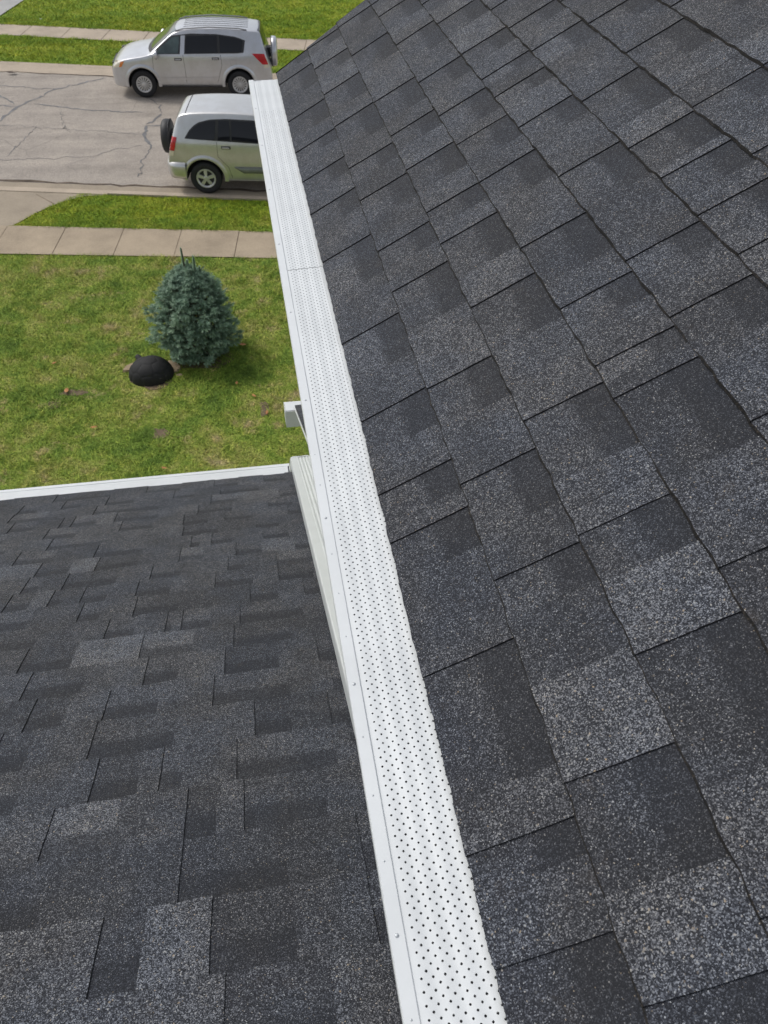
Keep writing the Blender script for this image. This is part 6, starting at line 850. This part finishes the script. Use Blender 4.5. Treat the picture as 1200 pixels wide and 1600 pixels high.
def fit_rear_left(car, body, sp, tp, ls, sy, tz, paint):
    sp('side_window', [(-.98, 1.09), (-.3, 1.12), (.5, 1.155), (1.1, 1.18), (1.60, 1.20)], [(-.80, 1.22), (-.40, 1.50), (.1, 1.565), (.7, 1.585), (1.06, 1.565), (1.32, 1.50), (1.48, 1.38), (1.60, 1.22)], M['black'], .004, n=30)
    sp('window_pane', [(-.80, 1.13), (-.16, 1.15)], [(-.72, 1.25), (-.40, 1.47), (-.12, 1.53)], M['glass2'], .010)
    sp('window_pane', [(-.02, 1.155), (.60, 1.175)], [(.02, 1.535), (.60, 1.55)], M['glass'], .010)
    sp('window_pane', [(.64, 1.175), (.90, 1.185)], [(.64, 1.55), (.86, 1.55)], M['glass'], .010, n=5)
    sp('window_pane', [(.97, 1.19), (1.55, 1.21)], [(.93, 1.545), (1.12, 1.53), (1.31, 1.465), (1.46, 1.36), (1.555, 1.23)], M['glass'], .010)
    tp('windshield', -1.10, -.40, .68, .56, M['glass2'], .007, .10)
    tp('rear_window', 1.78, 1.90, .52, .60, M['glass'], .008, -.03)
    s = MB(); s.tube([(1.56, y, tz(1.56, abs(y))+.002) for y in (-.58, -.45, -.3, -.15, 0, .15, .3, .45, .58)], .009, 6); s.build('roof_seam', M['black'], body)
    for sgn in (-1, 1):
        for pts in ([(-.95, 1.06), (-.97, .75), (-.85, .38)], [(-.08, 1.11), (-.06, .75), (-.06, .36)], [(.93, 1.165), (.93, .85), (.72, .62), (.66, .38)]):
            s = MB(); ls(s, pts, .008, .002, sgn); s.build('door_seam', M['black'], car)
        s = MB(); ls(s, [(-.82, .335), (.80, .335)], .03, .010, sgn); s.build('sill_trim', M['rim'], car)
    sp('door_moulding', [(-.85, .50), (.40, .50)], [(-.85, .63), (.60, .63)], M['clad'], .016, n=12, rws=2, thick=.01)
    for hx in (-.22, .74): handle(car, hx, 1.00 if hx < 0 else 1.045, sy, paint)
    mirror(car, -.84, 1.10, sy, paint)
    sp('headlight', [(-1.98, .74), (-1.74, .78)], [(-1.90, .88), (-1.66, .90)], M['lens'], .008)
    sp('tail_light', [(1.86, .94), (1.965, .94)], [(1.775, 1.22), (1.88, 1.22)], M['red'], .012, n=6)
    sp('tail_light', [(1.89, .83), (1.985, .83)], [(1.865, .935), (1.965, .935)], M['lens'], .012, n=4)
    # wrap-round bumper
    path = [(1.66, .872), (1.86, .862), (1.97, .82), (2.04, .70), (2.075, .45), (2.085, 0)]; path = path+[(x, -y) for x, y in path[-2::-1]]
    s = MB(); pr = [(-.05, .34), (.015, .35), (.040, .42), (.040, .60), (.028, .665), (-.04, .70)]; k = len(pr)
    for i, p in enumerate(path):
        a, b = path[max(i-1, 0)], path[min(i+1, len(path)-1)]; nx, ny = -(b[1]-a[1]), b[0]-a[0]; l = math.hypot(nx, ny); nx, ny = nx/l, ny/l
        for o_, z in pr: s.V.append((p[0]+nx*o_, p[1]+ny*o_, z))
    for i in range(len(path)-1):
        for j in range(k-1): s.F.append((i*k+j, (i+1)*k+j, (i+1)*k+j+1, i*k+j+1)); s.M.append(0)
    s.build('bumper', paint, car, True)
    s = MB(); s.box((-2.07, -.40, .62), (-2.0, .40, .74)); s.build('grille', M['black'], car, bevel=.02)
    flares(car, specB, sy, paint)
    spare(car, (2.05, -.03, .93), .36, .20, M['black'])
def flares(car, spec, sy, paint):
    for wx in spec['wheels']:
        for sgn in (-1, 1):
            s = MB(); n = 26; cz = spec['wr']+.02; A = spec['arch']
            for i in range(n+1):
                a = math.radians(-8+196*i/n)
                for r, o in ((A-.004, -.03), (A-.004, .020), (A+.018, .026), (A+.05, .016), (A+.085, .0)):
                    x, z = wx+r*math.cos(a), cz+r*math.sin(a); s.V.append((x, sgn*(sy(min(max(x, -1.95), 1.95), max(z, .36))+o), z))
            for i in range(n):
                for j in range(4): q = (i*5+j, (i+1)*5+j, (i+1)*5+j+1, i*5+j+1); s.F.append(q); s.M.append(0)
            s.build('wheel_arch', paint, car, True)
M['paint_dark'] = mat_simple('roof_rib_grey', (.30, .30, .31), .5)
specA = dict(belt=1.10, tumble=.17, hw=.90, wheels=(-1.33, 1.33), wr=.345, arch=.415, spokes=15, spoke_w=(.008, .022), darkrim=False, fit=fit_front_left,
  stations=[(-2.20, .62, .52, .34), (-2.16, .74, .66, .28), (-2.06, .84, .78, .25), (-1.88, .935, .86, .24), (-1.60, 1.00, .90, .24), (-1.30, 1.045, .905, .25), (-1.10, 1.09, .905, .26), (-.95, 1.19, .905, .27), (-.65, 1.40, .905, .27), (-.36, 1.575, .905, .27), (0, 1.645, .905, .27), (.5, 1.675, .905, .27), (1.0, 1.672, .905, .27), (1.45, 1.65, .90, .27), (1.75, 1.63, .885, .27), (1.93, 1.60, .87, .28), (1.99, 1.52, .865, .29), (2.06, 1.28, .86, .30), (2.12, 1.08, .85, .31), (2.18, .90, .83, .33), (2.24, .70, .79, .38), (2.25, .60, .72, .42)])
specB = dict(belt=1.15, tumble=.15, hw=.865, wheels=(-1.25, 1.25), wr=.345, arch=.42, spokes=5, spoke_w=(.030, .040), darkrim=True, fit=fit_rear_left,
  stations=[(-2.06, .60, .52, .36), (-2.02, .72, .64, .30), (-1.92, .82, .76, .27), (-1.75, .90, .82, .26), (-1.50, .96, .855, .26), (-1.25, 1.00, .865, .27), (-1.08, 1.06, .865, .28), (-.92, 1.17, .865, .28), (-.62, 1.40, .865, .28), (-.36, 1.56, .865, .28), (0, 1.66, .865, .28), (.5, 1.695, .865, .28), (1.0, 1.695, .865, .28), (1.35, 1.68, .86, .28), (1.58, 1.655, .85, .29), (1.72, 1.60, .84, .30), (1.80, 1.46, .83, .31), (1.88, 1.24, .82, .32), (1.95, 1.05, .81, .33), (2.00, .86, .80, .34), (2.04, .68, .77, .38), (2.05, .58, .70, .42)])
ca = make_car('parked_car', specA, M['silver'], 'silver suv parked on the far side of the street, facing left, silver spare wheel cover', (-.90, 25.95, .016), math.radians(-4.5))
cb = make_car('parked_car', specB, M['sage'], 'pale silver suv at the near kerb with black spare wheel, half hidden by the gutter', (.74, 19.17, .014), math.radians(180-8.5))
ca.scale = (1.03,)*3; cb.scale = (1.05, 1.05, 1.02)

# ------------------------------------------------------------------ spruce
def mat_needles():
    mt, t, b = new_mat('spruce_needles'); P = coords(t)
    r_ = attr(t, 'rnd'); tip = attr(t, 'tip')
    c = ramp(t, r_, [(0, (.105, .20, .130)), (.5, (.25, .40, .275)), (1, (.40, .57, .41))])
    c2 = mixc(t, mathn(t, 'MULTIPLY', tip, .6), c.outputs[0], (.42, .55, .43))
    c3 = mixc(t, 1.0, c2, ramp(t, noise(t, P, 5, 3), [(.35, (.75, .8, .8)), (.65, (1.15, 1.1, 1.05))]).outputs[0], 'MULTIPLY')
    t.links.new(c3, b.inputs['Base Color']); b.inputs['Roughness'].default_value = .6
    g_ = N(t, 'NewGeometry'); va = N(t, 'VectorMath'); va.operation = 'ADD'; va.inputs[1].default_value = (-.2, -.2, .9); t.links.new(g_.outputs['Normal'], va.inputs[0]); vn = N(t, 'VectorMath'); vn.operation = 'NORMALIZE'; t.links.new(va.outputs[0], vn.inputs[0]); t.links.new(vn.outputs[0], b.inputs['Normal'])
    tr = N(t, 'BsdfTranslucent'); t.links.new(c3, tr.inputs['Color']); mx = N(t, 'MixShader'); mx.inputs[0].default_value = .3
    t.links.new(b.outputs[0], mx.inputs[1]); t.links.new(tr.outputs[0], mx.inputs[2]); t.links.new(mx.outputs[0], t.nodes['Material Output'].inputs[0]); return mt
tree = empty('spruce_tree', (-.95, 11.98, 0)); tag(tree, 'small blue-green spruce standing on the front lawn', 'tree')
HT = 1.70
def radius(h):
    f = h/HT
    if f < .34: return .44+.25*math.sin(f/.34*math.pi/2)
    return .69*(1-((f-.34)/.66)**1.9)**.85+.02
TV = []; TF = []; TRN = []; TTP = []
wood = MB(); wood.tube([(0, 0, 0), (0, 0, .6), (-.02, .01, 1.2), (-.03, .02, 1.95)], [.045, .035, .02, .004], 8)
def shoot(p, d, L, r, rn, nn=34):
    d = d.normalized(); u = d.orthogonal().normalized(); v = d.cross(u)
    for i in range(nn):
        f = (i+random.random())/nn; q = p+d*(L*f)
        a = random.uniform(0, 2*math.pi); out = (u*math.cos(a)+v*math.sin(a))
        ln = r*(.65+.5*math.sin(min(1, f*1.15)*math.pi*.9))*random.uniform(.8, 1.2)
        t = (out*1.0+d*random.uniform(.5, 1.1)).normalized()*ln
        sd_ = t.cross(out).normalized() if t.cross(out).length > 1e-5 else u
        wv = d.cross(out).normalized()*(.0062)
        n = len(TV); TV.extend([tuple(q+wv), tuple(q-wv), tuple(q+t)]); TF.append((n, n+1, n+2)); rr = min(1, max(0, rn+random.uniform(-.2, .2)))
        TRN.extend([rr]*3); tp_ = f*f; TTP.extend([tp_*.6, tp_*.6, tp_])
ns_ = 1350; g = (1+5**.5)/2
for i in range(ns_):
    h = .06+(HT-.10)*((i+.5)/ns_)**1.05; az = i*2*math.pi/g*1.0+random.uniform(-.3, .3)
    lump = 1+.10*math.sin(az*3+h*5)+.09*math.sin(az*7-h*9)+random.uniform(-.14, .12)
    R_ = radius(h)*lump; depth = random.choice([1, 1, 1, .86, .72])
    base = Vector((-.03*h/HT, .02*h/HT, h)); outd = Vector((math.cos(az), math.sin(az), .05+.75*(h/HT)**1.5+random.uniform(-.15, .25)))
    L_ = random.uniform(.10, .17)*(.8 if h > 1.3 else 1); tip_p = base+Vector((math.cos(az), math.sin(az), 0))*R_*depth
    od = outd.normalized(); p = tip_p-od*L_
    rn = random.uniform(.15, 1)*(1 if depth == 1 else .5)  # deeper shoots get a darker tone: crown shade put into their colour
    shoot(p, od, L_, .054, rn)
    if random.random() < .8:
        for sgn in (-1, 1):
            sd2 = (od+Vector((-math.sin(az), math.cos(az), 0))*sgn*random.uniform(.6, 1.0)).normalized(); shoot(p+od*L_*.2, sd2, L_*.65, .044, rn, 22)
    if i % 3 == 0: wood.tube([tuple(base*.96), tuple(p+od*L_*.5)], [.008, .003], 4)
for (dx, dy, h0, L_, r_) in ((-.05, .02, 1.50, .46, .026), (.16, -.04, 1.50, .34, .028), (.02, .10, 1.5, .22, .03), (-.18, .0, 1.42, .20, .032), (.25, .08, 1.38, .22, .032), (.08, -.12, 1.42, .22, .032), (-.1, .14, 1.4, .2, .03)):
    for q in range(4): shoot(Vector((dx*.8, dy*.8, h0+q*L_*.22)), Vector((dx*.25, dy*.3, 1)), L_*.36, r_*(1.9-.3*q), .85, 170)
    wood.tube([(dx*.7, dy*.7, h0-.3), (dx*.95, dy*.95, h0+L_*.95)], [.007, .002], 5)
# a sparse inner layer, toned dark to paint shade into the crown's heart
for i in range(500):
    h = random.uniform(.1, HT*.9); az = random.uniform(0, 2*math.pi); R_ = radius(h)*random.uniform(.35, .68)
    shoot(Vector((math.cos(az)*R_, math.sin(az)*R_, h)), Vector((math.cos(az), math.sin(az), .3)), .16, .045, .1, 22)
wood.build('trunk', M['bark'], tree, True)
mesh('crown', TV, TF, mat_needles(), tree, False, None, {'rnd': TRN, 'tip': TTP})
# bare soil under the spruce and by the dome
ds_ = MB()
def blob(mb, cx, cy, rx_, ry_, z, mi=0, n=22, ir=.2):
    ph = random.uniform(0, 6); mb.poly([(cx+math.cos(a)*rx_*(1+ir*math.sin(3*a+ph)+random.uniform(-ir, ir)*.4), cy+math.sin(a)*ry_*(1+ir*math.sin(2*a+ph)+random.uniform(-ir, ir)*.4), z) for a in [2*math.pi*i/n for i in range(n)]], mi)
blob(ds_, -.95, 11.80, .52, .42, .010); blob(ds_, -1.74, 11.30, .33, .31, .014)
blob(ds_, -3.05, 11.05, .22, .09, .010, 0, 18, .3); blob(ds_, -3.32, 10.75, .10, .12, .010, 0, 14, .3); blob(ds_, .06, 10.2, .07, .26, .010, 0, 18, .3); blob(ds_, -1.6, 9.8, .12, .16, .010, 0, 16, .3)
tag(ds_.build('bare_soil', M['dirt']), kind='structure')

# ------------------------------------------------------------------ black moulded dome (shell-shaped cover) on the lawn
dome = empty('dome_cover', (-1.77, 11.38, 0)); tag(dome, 'black shell-shaped garden dome with moulded plates, on the lawn left of the spruce', 'garden ornament')
RX, RY, RZ = .375, .33, .33
seeds = [(0, 0)]+[(.46*math.cos(a), .46*math.sin(a)) for a in [2*math.pi*i/6+.3 for i in range(6)]]+[(.88*math.cos(a), .88*math.sin(a)) for a in [2*math.pi*i/11 for i in range(11)]]
V = []; F = []; nR, nA = 44, 110
for i in range(nR+1):
    ph_ = (math.pi/2)*i/nR; rr = math.sin(ph_)
    for j in range(nA):
        a = 2*math.pi*j/nA; x, y = rr*math.cos(a), rr*math.sin(a)
        px_, py_ = (i/nR)*math.cos(a), (i/nR)*math.sin(a)
        ds2 = sorted(math.hypot(px_-sx, py_-sy) for sx, sy in seeds); e = ds2[1]-ds2[0]
        g_ = -.018*math.exp(-(e/.035)**2)+.012*min(1, e/.3)
        k_ = 1+g_; V.append((x*RX*k_, y*RY*k_, math.cos(ph_)**.85*RZ*k_-.004 if ph_ < math.pi/2-1e-6 else -.02))
for i in range(nR):
    for j in range(nA):
        F.append((i*nA+j, (i+1)*nA+j, (i+1)*nA+(j+1) % nA, i*nA+(j+1) % nA))
so_ = mesh('shell', V, F, M['dome'], dome, True)
hb = MB(); hb.tube([(-.16, .24, .14), (-.20, .30, .17), (-.22, .34, .17), (-.225, .36, .16)], [.06, .055, .045, .02], 12); hb.build('knob', M['dome'], dome, True)
for an in (-62, -45):
    a = math.radians(an); s = MB(); mt4 = Matrix.Translation((math.cos(a)*RX*.90, math.sin(a)*RY*.90, .085)) @ Matrix.Rotation(a, 4, 'Z')
    s.box((-.05, -.016, -.05), (.036, .016, .045), 0, mt4); s.build('notch', M['slit'], dome, bevel=.004)
def stone(cx, cy, rx_, ry_, h, rz, label):
    s = MB(); n = 14; top = []; bot = []
    for i in range(n):
        a = 2*math.pi*i/n; k_ = 1+.14*math.sin(2.3*a+cx*9)+random.uniform(-.07, .07); x, y = math.cos(a)*rx_*k_, math.sin(a)*ry_*k_
        x, y = x*math.cos(rz)-y*math.sin(rz), x*math.sin(rz)+y*math.cos(rz); top.append((x*.93, y*.93, h)); bot.append((x, y, 0))
    s.poly(top); 
    for i in range(n): s.quad(bot[i], bot[(i+1) % n], top[(i+1) % n], top[i])
    o = s.build('flat_stone', M['stone'], bevel=.006); o.location = (cx, cy, 0); tag(o, label, 'stone', 'flat stones around the black dome')
stone(-2.11, 11.62, .15, .09, .05, .5, 'tan flat stone poking out left of the black dome')
stone(-1.42, 11.55, .11, .19, .05, .5, 'tan flat stone between the black dome and the spruce')
stone(-1.31, 11.30, .05, .04, .03, 0, 'small pinkish stone at the foot of the spruce, right of the dome')
# dry leaves
def leaf(x, y, sz, label, grp, mt=None):
    s = MB(); a0 = random.uniform(0, 6); s.V = []
    pts = [(-1, 0, .1), (-.4, .45, .35), (.3, .4, .2), (1, 0, .45), (.3, -.42, .25), (-.4, -.4, .1)]
    P_ = [(x_*sz, y_*sz, .045+z_*sz*.8) for x_, y_, z_ in pts]
    s.quad(P_[0], P_[3], P_[2], P_[1]); s.quad(P_[0], P_[5], P_[4], P_[3])
    o = s.build('dry_leaf', mt or M['leaf']); o.location = (x, y, 0); o.rotation_euler = (0, 0, a0); so2 = o.modifiers.new('t', 'SOLIDIFY'); so2.thickness = .002
    tag(o, label, 'leaf', grp)
lf = 'fallen leaves on the lawn'
for (x, y, sz, lb) in ((-.19, 12.04, .075, 'orange-brown fallen leaf on the grass right of the spruce'), (-.35, 10.91, .05, 'small orange leaf below right of the spruce'), (-.08, 10.52, .05, 'tan leaf on a bare strip, right of the lawn near the gutter'),
    (.10, 10.05, .05, 'brown leaf on the grass beside the porch gutter'), (-3.13, 11.06, .08, 'brown leaf in the bare hollow left of the black dome'), (-2.61, 10.04, .055, 'pale tan leaf alone in the lower middle of the lawn'),
    (-3.42, 11.89, .05, 'small tan leaf at the left of the lawn above the hollow'), (-1.51, 8.93, .045, 'orange leaf just above the lower white gutter')):
    leaf(x, y, sz, lb, lf)
M['debris'] = mat_simple('dark_debris', (.06, .04, .035), .9)
leaf(-6.42, 27.55, .16, 'dark scrap of debris by the far edge of the road', None, M['debris'])
leaf(-6.30, 33.52, .07, 'small white scrap on the far lawn', None, M['alu'])
